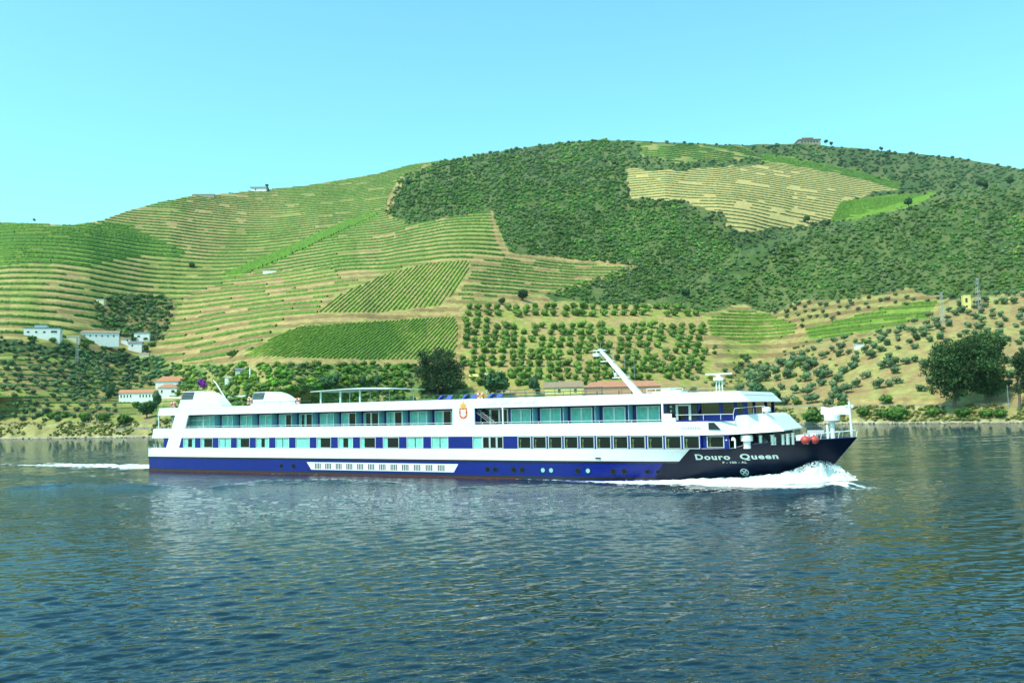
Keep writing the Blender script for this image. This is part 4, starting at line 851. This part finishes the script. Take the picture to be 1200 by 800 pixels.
# ---- wheelhouse
wh = MB(); wh.box(65.9, 69.95, .9, 1.0, 3.97, 5.42); wh.box(65.9, 69.95, 10.4, 10.5, 3.97, 5.42); wh.box(69.9, 70.0, .9, 10.5, 3.97, 5.42); wh.box(65.0, 65.05, .7, 10.6, 3.97, 6.36)
for ya, yb in ((.88, 1.02), (10.38, 10.52)):
    wh.prism([(65.5, 5.4), (65.95, 5.4), (66.25, 6.36), (65.9, 6.36)], ya, yb); wh.box(67.65, 67.95, ya, yb, 5.42, 6.36); wh.box(68.85, 69.1, ya, yb, 5.42, 6.36); wh.box(69.55, 69.95, ya, yb, 5.42, 6.36)
wh.box(69.7, 69.95, 3.5, 3.7, 5.42, 6.36); wh.box(69.7, 69.95, 7.7, 7.9, 5.42, 6.36)
w = prt(wh, 'wheelhouse', M_SB)
for a, b in ((66.2, 67.65), (67.95, 68.85), (69.1, 69.55)):
    for y0 in (.94, 10.44): MB().box(a, b, y0, y0+.02, 5.42, 6.36).build('wheelhouse_window', M_CLEAR, w)
MB().box(69.8, 69.82, 1.02, 10.38, 5.42, 6.36).build('front_window', M_CLEAR, w); MB().box(66.5, 67.8, 4.5, 8.6, 4.0, 5.75).build('console', M_DARK, w)
MB().box(65.08, 66.4, 1.4, 10.0, 3.97, 6.34).build('wheelhouse_back', M_DARK, w)
mb = MB(); mb.box(63.35, 65.9, .8, 1.2, 3.97, 6.36); prt(mb, 'crew_wall', M_SD)
window(64.2, 65.35, 4.0, 6.28, 'n', .70, name='crew_door', fw=.13)
mb = MB(); mb.tube((63.72, .72, 6.1), (63.72, .80, 6.1), .1, .1, 8); mb.tube((63.72, .72, 5.75), (63.72, .80, 5.75), .08, .08, 8); prt(mb, 'deck_lamp', M_LET)
rail('wheelhouse_rail', [(64.3, .06, 4.87), (69.0, .06, 4.87), (69.1, .1, 5.3), (70.4, .9, 5.42), (71.2, 1.3, 5.45)], M_RAIL, (.55,), [(66.6, .06, 4.87), (68.0, .06, 4.87), (69.0, .06, 4.87), (70.4, .9, 5.3), (71.0, 1.2, 5.4)])
mb = MB(); mb.box(64.3, 69.1, .04, .07, 4.88, 5.0); prt(mb, 'blue_screen', M_SB)
mb = MB(); mb.lathe(71.1, 2.2, [(.1, 5.3), (.16, 5.5), (.34, 5.6), (.34, 5.85), (.2, 5.92)], 12); prt(mb, 'search_light', M_SW)
# ---- bow: foredeck, rails, vents, lockers
fd = []; us = np.linspace(66, 77.2, 30); mb = MB()
for u_ in us: x, y = hp(u_, zt(u_)-.25, -.03); fd += [(x, min(y, CL), zt(u_)-.25), (x, max(2*CL-y, CL), zt(u_)-.25)]
mb.add(fd, [(2*i, 2*i+2, 2*i+3, 2*i+1) for i in range(29)]); prt(mb, 'foredeck', M_DECK)
pts = [(lambda q: (q[0], q[1]+.05, zt(u_)))(hp(u_, zt(u_))) for u_ in np.linspace(66.5, 77.2, 24)]
mb = MB(); mb.path(pts, .05, 6); mb.path([(x, 2*CL-y, z) for x, y, z in pts], .05, 6); prt(mb, 'gunwale', mat('navy_trim', (.03, .04, .14), .4))
mb = MB(); mb.box(68.4, 71.6, 1.9, 9.5, 2.6, 3.9); prt(mb, 'bow_wall', M_DARK)
def upright(name, x, y, z0, prof, m, label=None): return prt(MB().lathe(x, y, [(r, z0+z) for r, z in prof], 14), name, m, label=label)
g = MB()
for x in (68.45, 68.95): g.path([(x, .42, 2.75), (x, .42, 3.45), (x-.12, .42, 3.55)], .07, 8); g.tube((x-.15, .42, 3.35), (x-.15, .42, 3.6), .14, .10, 10)
prt(g, 'gooseneck_vent', M_SW)
g = MB(); g.lathe(69.75, .95, [(.30, 2.7), (.30, 3.25), (.46, 3.27), (.48, 3.34), (.48, 3.66), (.42, 3.74)], 16); prt(g, 'mushroom_vent', M_SW)
for nx, (x, y, hh, rr) in enumerate([(70.7, 1.4, .75, .15), (71.55, 1.7, .78, .16), (71.75, 1.75, .6, .09), (72.3, 2.0, .8, .13), (72.65, 2.1, .85, .15), (73.0, 2.3, .9, .12)]): upright('vent_pipe', x, y, 2.95, [(rr, 0), (rr, hh*.9), (rr*1.25, hh*.92), (rr*1.25, hh)], M_SIL)
mb = MB(); mb.add([(70.0, 1.9, 3.9), (70.5, 1.9, 3.9), (71.3, 1.9, 3.1), (70.9, 1.9, 3.1)], [(0, 1, 2, 3)]); mb.box(70.2, 71.0, 2.4, 3.2, 3.0, 3.3); prt(mb, 'gangway_stay', M_SW)
mb = MB(); mb.box(73.1, 74.0, 3.0, 5.0, 2.95, 3.65); mb.box(74.1, 74.5, 3.6, 4.6, 2.95, 3.75); prt(mb, 'deck_locker', M_SW)
mb = MB(); mb.lathe(74.2, 6.0, [(.3, 2.95), (.3, 3.6), (.45, 3.62), (.45, 3.8)], 12); mb.box(73.4, 75.0, 5.6, 6.4, 3.0, 3.5); mb.tube((73.6, 5.3, 3.7), (74.9, 5.3, 3.7), .28, .28, 12); prt(mb, 'anchor_winch', M_GRY)
rl = [(lambda q: (q[0], q[1]+.1, zt(u_)))(hp(u_, zt(u_))) for u_ in np.linspace(72.6, 77.2, 9)]
mb = MB()
for q in (rl, [(x, 2*CL-y, z) for x, y, z in rl]):
    mb.path([(x, y, z+.55*min(1, .75+i*.03)) for i, (x, y, z) in enumerate(q)], .028, 5)
    for i in (0, 2, 4, 6, 8): x, y, z = q[i]; mb.tube((x, y, z), (x+.12, y, z+.5), .028, .028, 5)
prt(mb, 'bow_rail', M_RAIL)
mb = MB(); mb.lathe(75.55, 5.1, [(.34, 3.1), (.34, 3.2), (.17, 3.3), (.17, 4.55), (.3, 4.62), (.3, 4.7)], 14); mb.box(75.1, 75.25, 4.95, 5.25, 3.2, 4.4); prt(mb, 'light_pedestal', M_RAIL)
mb = MB(); mb.lathe(75.55, 5.1, [(.5, 4.68), (.58, 4.74), (.58, 5.15), (.52, 5.3), (.34, 5.42), (.2, 5.46)], 20); prt(mb, 'signal_drum', M_SW, label='large white drum on the bow pedestal')
mb = MB(); mb.tube((76.9, 5.7, 3.3), (76.82, 5.7, 6.15), .10, .075, 10); mb.tube((76.82, 5.7, 6.1), (76.82, 5.7, 6.4), .03, .03); mb.box(76.5, 77.15, 5.66, 5.74, 5.84, 5.94); mb.tube((77.05, 5.7, 5.7), (77.05, 5.7, 5.9), .09, .09, 8); prt(mb, 'jack_staff', M_RAIL)
# flag streaming aft from the staff
mb = MB(); v = []
for i in range(13):
    for j in range(6): u_ = i/12; v.append((76.75-2.1*u_, 5.7+.16*math.sin(u_*9+j*.3)*(u_+.2), 5.86-.05*u_-.72*j/5*(1-.15*u_)+.05*math.sin(u_*7)))
mb.add(v, [(i*6+j, i*6+6+j, i*6+7+j, i*6+j+1) for i in range(12) for j in range(5)]); o = mb.build('flag', mat('pale_flag_cloth', (.72, .78, .74), .9, noise=.12, nscale=3), ship, smooth=True)
# ---- sun deck fittings
def q5(px, py, off): s_, z_ = plane(px, py, off); return s_, off, z_
aw = MB(); off1, off2 = 3.2, 8.2
ps = [plane(376, 469, off1)[0], plane(399, 469, off1)[0], plane(422, 469, off1)[0]]
zr = 8.55
for s_ in ps: prt(MB().tube((s_, off1, 6.9), (s_, off1, zr), .10, .10, 8), 'awning_post', M_RAIL)
for s_ in (ps[0]-.2, ps[1], ps[2], ps[2]+3.2): prt(MB().tube((s_, off2, 6.9), (s_, off2, zr), .06, .06, 8), 'awning_post', M_RAIL)
s0 = plane(368, 455, off1)[0]; s1 = ps[2]+4.3; mb = MB(); v = []
for i in range(17):
    x = s0+(s1-s0)*i/16
    for y in np.linspace(off1-.6, off2+.6, 7): v.append((x, y, zr+.03+.28*math.sin(PI*i/16)*(1-((y-5.7)/4.2)**2)))
mb.add(v, [(i*7+j, i*7+7+j, i*7+8+j, i*7+j+1) for i in range(16) for j in range(6)]); aw2 = prt(mb, 'awning_roof', M_RAIL)
mod = aw2.modifiers.new('thickness', 'SOLIDIFY'); mod.thickness = .06
a = q5(272, 476, 3.0); b = q5(252, 447, 3.0); mb = MB(); mb.tube((a[0], 3, 6.9), (b[0], 3, b[2]), .09, .06, 8); mb.tube((b[0], 3, b[2]-.1), (b[0]-.25, 3, b[2]+.15), .08, .05); prt(mb, 'crane_arm', M_SW)
a = q5(749, 462, 5.7); b = q5(703, 409, 5.7)
mb = MB(); v = []
for (x, _, z), (hw, hd) in ((a, (.33, .28)), (b, (.16, .16))): v += [(x-hw, 5.7-hd, z), (x+hw, 5.7-hd, z), (x+hw, 5.7+hd, z), (x-hw, 5.7+hd, z)]
mb.add(v, [(0, 3, 2, 1), (4, 5, 6, 7)]+[(k, (k+1) % 4, 4+(k+1) % 4, 4+k) for k in range(4)]); mast = prt(mb, 'leaning_mast', M_SW)
lerp = lambda t: (a[0]+(b[0]-a[0])*t, 5.7, a[2]+(b[2]-a[2])*t)
mb = MB()
for t, l1, l2 in ((.37, 1.1, .5), (.73, .9, .4), (.97, .7, .5)): x, y, z = lerp(t); mb.box(x-l1, x+l2, 5.5, 5.9, z-.04, z+.04)
x, y, z = lerp(.96); mb.box(x-.75, x-.2, 5.4, 6.0, z-.5, z-.2); mb.path([(x-.5, 5.7, z-.2), (x-.5, 5.7, z+.05)], .05)
x, y, z = lerp(.4); mb.lathe(x-.75, 5.7, [(.09, z), (.14, z+.1), (.14, z+.25), (.05, z+.33)], 8); mb.path([lerp(.7), (lerp(.38)[0]-.9, 5.7, lerp(.38)[2])], .02)
MBo = mb.build('mast_platform', M_SW, mast)
mb = MB()
for t, dx, hh in ((.97, -.05, .75), (.80, .5, .9), (.55, .75, 1.3), (.35, .9, 2.6), (.35, .4, 1.2)): x, y, z = lerp(t); mb.tube((x+dx, 5.7, z), (x+dx, 5.7, z+hh), .022, .015, 5)
mb.build('antenna', M_GRY, mast)
mb = MB(); rx = plane(843, 456, 5.7)[0]
for dx in (-.27, .02, .30): mb.tube((rx+dx, 5.7, 6.9), (rx+dx*.8, 5.7, 8.5), .07, .06, 8)
mb.box(rx-.4, rx+.4, 5.4, 6.0, 8.28, 8.52); mb.lathe(rx-.05, 5.7, [(.2, 8.5), (.2, 8.68), (.1, 8.75)], 10); rm = prt(mb, 'radar_mast', M_SW)
MB().box(rx-1.15, rx+1.15, 5.62, 5.78, 8.76, 8.88).build('radar_scanner', M_RAIL, rm)
rail('deck_rail', [(47.2, .6, 6.92), (57.8, .6, 6.92)], M_GRAIL, (1.0, .72, .45), [(47.2+1.5*k, .6, 6.92) for k in range(8)], .03); rail('deck_rail', [(13.5, .5, 6.92), (25, .5, 6.92)], M_GRAIL, (.62,), [(14+2.2*k, .5, 6.92) for k in range(5)], .025)
rail('deck_rail', [(26, 10.8, 6.92), (64, 10.8, 6.92)], M_GRAIL, (1.0, .6), [(26+2.1*k, 10.8, 6.92) for k in range(18)], .025); rail('deck_rail', [(64.5, 1.5, 6.92), (67.5, 1.5, 6.92), (69.4, 2.5, 6.92)], M_GRAIL, (.48,), [(65, 1.5, 6.92), (67, 1.5, 6.92), (69.2, 2.5, 6.92)], .025)
mb = MB()
for s_, z1 in ((60.8, .52), (61.6, .75), (62.5, .62)): mb.prism([(s_, 6.9), (s_+1.1, 6.9), (s_+1.0, 6.9+z1), (s_+.2, 6.9+z1)], 4.0, 6.0)
mb.box(60.6, 63.9, 3.6, 6.6, 6.9, 7.2); prt(mb, 'skylight_hatch', M_SW)
rail('skylight_rail', [(60.7, 3.4, 6.92), (63.8, 3.4, 6.92)], M_RAIL, (.75, .45), [(60.7+.8*k, 3.4, 6.92) for k in range(5)], .03)
# ---- lettering, emblem
def lettering(name, txt, x0, x1, zc, hgt, m, surf, bold=.0, spacing=1.0, par=None):
    cu = bpy.data.curves.new(name, 'FONT'); cu.body = txt; cu.size = 1; cu.offset = bold; cu.space_character = spacing; cu.resolution_u = 3; t = bpy.data.objects.new(name, cu); COL.objects.link(t)
    dg = bpy.context.evaluated_depsgraph_get(); me = bpy.data.meshes.new_from_object(t.evaluated_get(dg)); bpy.data.objects.remove(t)
    import bmesh
    bm = bmesh.new(); bm.from_mesh(me); bmesh.ops.triangulate(bm, faces=bm.faces); bmesh.ops.subdivide_edges(bm, edges=[e for e in bm.edges if e.calc_length() > .3], cuts=2); xs_ = [v.co.x for v in bm.verts]; zs_ = [v.co.y for v in bm.verts]; a0, a1 = min(xs_), max(xs_); b0, b1 = min(zs_), max(zs_)
    for v in bm.verts:
        x = x0+(v.co.x-a0)/(a1-a0)*(x1-x0); z = zc+((v.co.y-b0)/(b1-b0)-.5)*hgt; v.co = (x, surf(x, z), z)
    bm.to_mesh(me); bm.free(); me.materials.clear(); me.materials.append(m); o = bpy.data.objects.new(name, me); COL.objects.link(o); o.parent = par or ship; return o
def hs(x, z): u_ = x if x < 60 else 60+(x-60)*17.3/(xst(z)-60); return hp(u_, z, .045)[1]
def on_side(px, py):                                    # where on the flared hull a point of the side is
    off = 0
    for _ in range(8):
        s_, z_ = plane(px, py, off); off = hs(s_, z_)
    return s_, z_
xa, za = on_side(815, 536); xb, zb = on_side(912, 535)
lettering('ship_name', 'Douro  Queen', xa, xb, (za+zb)/2+.02, .56, M_LET, hs, .035, 1.15)
xa, za = on_side(847, 542); xb, zb = on_side(875, 541)
lettering('registration', 'P - 100 - AL', xa, xb, (za+zb)/2, .17, M_LET, hs, .02, 1.1)
sx_, sz_ = on_side(872.5, 553)
def ring_on(x, z, r0, r1):
    v = []; n = 20
    for k in range(n): c, s_ = math.cos(2*PI*k/n), math.sin(2*PI*k/n); v += [(x+r0*c, hs(x+r0*c, z+r0*s_), z+r0*s_), (x+r1*c, hs(x+r1*c, z+r1*s_), z+r1*s_)]
    return v, [(2*k, 2*k+1, (2*k+3) % (2*n), (2*k+2) % (2*n)) for k in range(n)]
mb = MB(); mb.add(*ring_on(sx_, sz_, .24, .31))
for a_ in (PI/4, -PI/4):
    d = (math.cos(a_), math.sin(a_)); n_ = (-d[1]*.05, d[0]*.05); q = [(sx_+d[0]*r*s1+n_[0]*s2, sz_+d[1]*r*s1+n_[1]*s2) for r, s1, s2 in ((.25, -1, -1), (.25, 1, -1), (.25, 1, 1), (.25, -1, 1))]; mb.add([(x, hs(x, z)-.004, z) for x, z in q], [(0, 1, 2, 3)])
prt(mb, 'thruster_mark', M_LET)
lettering('company_name', 'DOURØAZUL', 64.75, 66.35, 4.36, .19, M_GRY, lambda x, z: -.012, .012, 1.2)
for k in range(4):                                      # faint looping script on the roof edge
    mb = MB(); x0 = 46.6+1.35*k; p = [(x0+.09*i, -.012, 6.72+.13*math.sin(i*1.9+k)*(1.5 if i in (2, 7) else .6)) for i in range(11)]; mb.path(p, .011, 4); mb.path([(x0+.75, -.012, 6.75), (x0+.95, -.012, 7.05)], .01, 4); prt(mb, 'painted_script', M_GRY)
em = MB()
def yprism(mb, poly, y): mb.prism(poly, y, y+.012)
ecx, ecz = 44.0, 5.9
sh = lambda w_, h_: [(ecx-w_, ecz+h_), (ecx+w_, ecz+h_), (ecx+w_*1.02, ecz-.35*h_), (ecx+w_*.7, ecz-.8*h_), (ecx, ecz-h_), (ecx-w_*.7, ecz-.8*h_), (ecx-w_*1.02, ecz-.35*h_)]
yprism(em, sh(.44, .52), -.02); e_ = prt(em, 'emblem', M_ORA, label='crowned red and white coat of arms on the ship side')
mb = MB(); yprism(mb, sh(.26, .33), -.034); mb.build('shield', M_SW, e_)
mb = MB()
for dx, dz in ((-.35, .3), (.35, .3), (-.36, -.12), (.36, -.12), (0, -.43), (-.2, .43), (.2, .43)): mb.box(ecx+dx-.05, ecx+dx+.05, -.032, -.02, ecz+dz-.06, ecz+dz+.06)
mb.build('castle', M_GOLD, e_)
mb = MB()
for dx, dz in ((0, 0), (.12, .02), (-.12, .02), (0, .15), (0, -.15)): mb.box(ecx+dx-.025, ecx+dx+.025, -.04, -.033, ecz+dz-.035, ecz+dz+.035)
for dx in (-.345, .345): mb.box(ecx+dx-.04, ecx+dx+.04, -.033, -.021, ecz+.02, ecz+.16)
mb.build('blue_mark', M_SB, e_)
mb = MB(); yprism(mb, [(ecx-.30, 6.46), (ecx+.30, 6.46), (ecx+.36, 6.8), (ecx+.2, 6.68), (ecx+.12, 6.92), (ecx, 6.76), (ecx-.12, 6.92), (ecx-.2, 6.68), (ecx-.36, 6.8)], -.02); mb.box(ecx-.02, ecx+.02, -.03, -.01, 6.85, 7.08); mb.box(ecx-.07, ecx+.07, -.03, -.01, 6.96, 7.0); mb.build('crown', M_GOLD, e_)

# ---------------------------------------------------------------- loose things aboard (each its own)
MW = Matrix.Translation((AS[0], AS[1], 0)) @ Matrix.Rotation(SHIP_RZ, 4, 'Z')
def aboard(o, s_, y, z, rz=0): p = MW @ Vector((s_, y, z)); o.location = p; o.rotation_euler = (0, 0, SHIP_RZ+rz); return o
def torus(R, r, n=20, m=8, vert=True):
    mb = MB(); v = []
    for i in range(n):
        for j in range(m): a1 = 2*PI*i/n; a2 = 2*PI*j/m; rr = R+r*math.cos(a2); v.append((rr*math.cos(a1), r*math.sin(a2), rr*math.sin(a1)))
    return mb.add(v, [(i*m+j, ((i+1) % n)*m+j, ((i+1) % n)*m+(j+1) % m, i*m+(j+1) % m) for i in range(n) for j in range(m)])
def lifebuoy(label, px, py, off):
    s_, z_ = plane(px, py, off); e = empty('lifebuoy', (0, 0, 0), 0, label, 'lifebuoy'); aboard(e, s_, off, z_-.3)
    o = torus(.30, .10).build('ring', M_ORA, e, smooth=True); o.location = (0, 0, .3)
    for k in range(4): a_ = k*PI/2+.78; b_ = MB(); b_.box(-.05, .05, -.11, .11, .19, .41); q = b_.build('band', M_SW, e); q.location = (0, 0, .3); q.rotation_euler = (0, a_, 0)
lifebuoy('orange lifebuoy on the stern rail left of the funnel fin', 203, 474, 1.0); lifebuoy('orange lifebuoy left of the far funnel fin', 293, 470, 2.0); lifebuoy('orange lifebuoy right of the far funnel fin', 349, 470, 2.0); lifebuoy('orange lifebuoy on the green rail above the stairs', 563, 464, .7)
rail('stern_rail', [(2.2, .5, 6.92), (5.0, .5, 6.92)], M_GRAIL, (.8, .5), [(2.2, .5, 6.92), (3.6, .5, 6.92), (5.0, .5, 6.92)], .025)
def fender(label, px, off):
    s_, z_ = plane(px, 513, off); e = empty('fender', (0, 0, 0), 0, label, 'fender'); aboard(e, s_, off, 2.95)
    MB().lathe(0, 0, [(.05, 0), (.24, .06), (.36, .2), (.38, .33), (.33, .47), (.2, .6), (.07, .65)], 18).build('ball', M_RED, e, smooth=True); MB().tube((0, 0, .63), (0, 0, .73), .05, .04, 8).build('eye', M_SD, e)
fender('left of two round red fenders on the bow deck', 943.5, 3.0); fender('right of two round red fenders on the bow deck', 954, 3.6)
def lounger_mesh():
    mb = MB(); mb.box(0, 1.3, 0, .6, .28, .36); mb.prism([(1.3, .28), (1.9, .75), (1.86, .80), (1.28, .36)], 0, .6)
    for x in (.1, 1.2): mb.box(x, x+.05, .03, .08, 0, .28); mb.box(x, x+.05, .52, .57, 0, .28)
    o = mb.build('t', M_BLUEC); me = o.data; bpy.data.objects.remove(o); return me
LM = lounger_mesh()
for k in range(9):
    s_ = 38.5+k*.95; o = bpy.data.objects.new('sun_lounger', LM); COL.objects.link(o); aboard(o, s_, 2.0, 6.92, PI/2 if k % 3 else 0); tag(o, 'blue sun lounger in the row on the open sun deck above the emblem', 'sun lounger', 'sun loungers on the sun deck')
def chair_mesh():
    mb = MB(); mb.box(0, .45, 0, .45, .42, .46); mb.box(0, .04, 0, .45, .46, .9)
    for x in (0, .41): mb.box(x, x+.04, 0, .04, 0, .42); mb.box(x, x+.04, .41, .45, 0, .42)
    o = mb.build('t', M_RAIL); me = o.data; bpy.data.objects.remove(o); return me
CM = chair_mesh()
for s_ in (2.3, 3.0, 3.7, 8.0, 9.0):
    o = bpy.data.objects.new('deck_chair', CM); COL.objects.link(o); aboard(o, s_, .5, 3.97, random.uniform(-1, 1)); o.scale = (1, 1, 1.25); tag(o, 'pale deck chair on the aft balcony beside the leaning frame', 'chair', 'chairs on the aft balcony')

# ---------------------------------------------------------------- bow wave
n_, m_ = 150, 34; v = []; cc = []
for sgn in (1, -1):
    for i in range(n_):
        t = i/(n_-1); s_ = 77.1-18*t; u_ = min(s_, 77.3)
        hy = hp(min(u_, 77.25), .3)[1] if s_ < 74.6 else CL-.1*(77.1-s_)/4
        hgt = 1.12*math.exp(-((t-.13)/.10)**2)*(1.0)+.42*math.exp(-((t-.28)/.13)**2)+.30*math.exp(-((t-.5)/.25)**2); hgt *= float(sm(0, .05, t))
        wd = .5+2.0*float(sm(0, .3, t))+.8*t
        for j in range(m_):
            w = j/(m_-1); x = s_+w*.6*(1-t); y = hy+.25-w*wd
            prof = math.exp(-((w-.22)/.30)**2) if w > .22 else .75+.25*w/.22
            nz = mnoise.fractal(Vector((x*1.6, y*1.6, sgn*5)), .8, 2.1, 6)*.5+mnoise.noise(Vector((x*5, y*5, 2)))*.25
            z = hgt*prof*(1+.55*nz)+.10*(nz)-.06*(w > .9)-.25*(w > .96); v.append((x, y if sgn > 0 else 2*CL-y, z))
base = np.array(v); F_ = []
for g_ in range(2):
    o_ = g_*n_*m_; ii = np.arange(n_*m_).reshape(n_, m_)+o_; F_.append(np.stack([ii[:-1, :-1], ii[1:, :-1], ii[1:, 1:], ii[:-1, 1:]], -1).reshape(-1, 4))
rv = np.array([MW @ Vector(tuple(a)) for a in base])
# spray flung off the crest
dr_ = []; df = []; k0 = len(rv)
for k in range(1500):
    t = abs(random.gauss(.13, .08)); s_ = 77.1-18*t; hgt = 1.12*math.exp(-((t-.13)/.10)**2)+.45*math.exp(-((t-.28)/.13)**2); y = (hp(min(s_, 77.2), .3)[1] if s_ < 74.6 else CL)-random.uniform(-.1, 1.3)
    c = MW @ Vector((s_, y, hgt*random.uniform(.75, 1.22)+.05)); r = random.uniform(.02, .055); a_ = [Vector((random.gauss(0, 1), random.gauss(0, 1), random.gauss(0, 1))).normalized()*r*1.6 for _ in range(3)]
    dr_ += [tuple(c+q) for q in a_]; df.append((k0, k0+1, k0+2)); k0 += 3
M_FOAM = mat('white_foam', (.86, .90, .88), .9, noise=.08, nscale=2, bump=.15)
tag(np_mesh('bow_wave_foam', np.concatenate([rv, np.array(dr_)]), [np.concatenate(F_), np.array(df)], M_FOAM), 'white foaming bow wave thrown up by the cruise ship', 'foam', kind='stuff')

# ---------------------------------------------------------------- air over the valley
hz = bpy.data.materials.new('valley_haze'); hz.use_nodes = True; t = hz.node_tree; t.nodes.clear(); o = t.nodes.new('ShaderNodeOutputMaterial'); pv = t.nodes.new('ShaderNodeVolumePrincipled')
pv.inputs['Color'].default_value = (.80, .92, 1, 1); pv.inputs['Density'].default_value = .00004; pv.inputs['Anisotropy'].default_value = .2; t.links.new(pv.outputs[0], o.inputs['Volume'])
tag(MB().box(-2600, 2600, -460, 3600, -420, 760).build('haze', hz), kind='stuff')
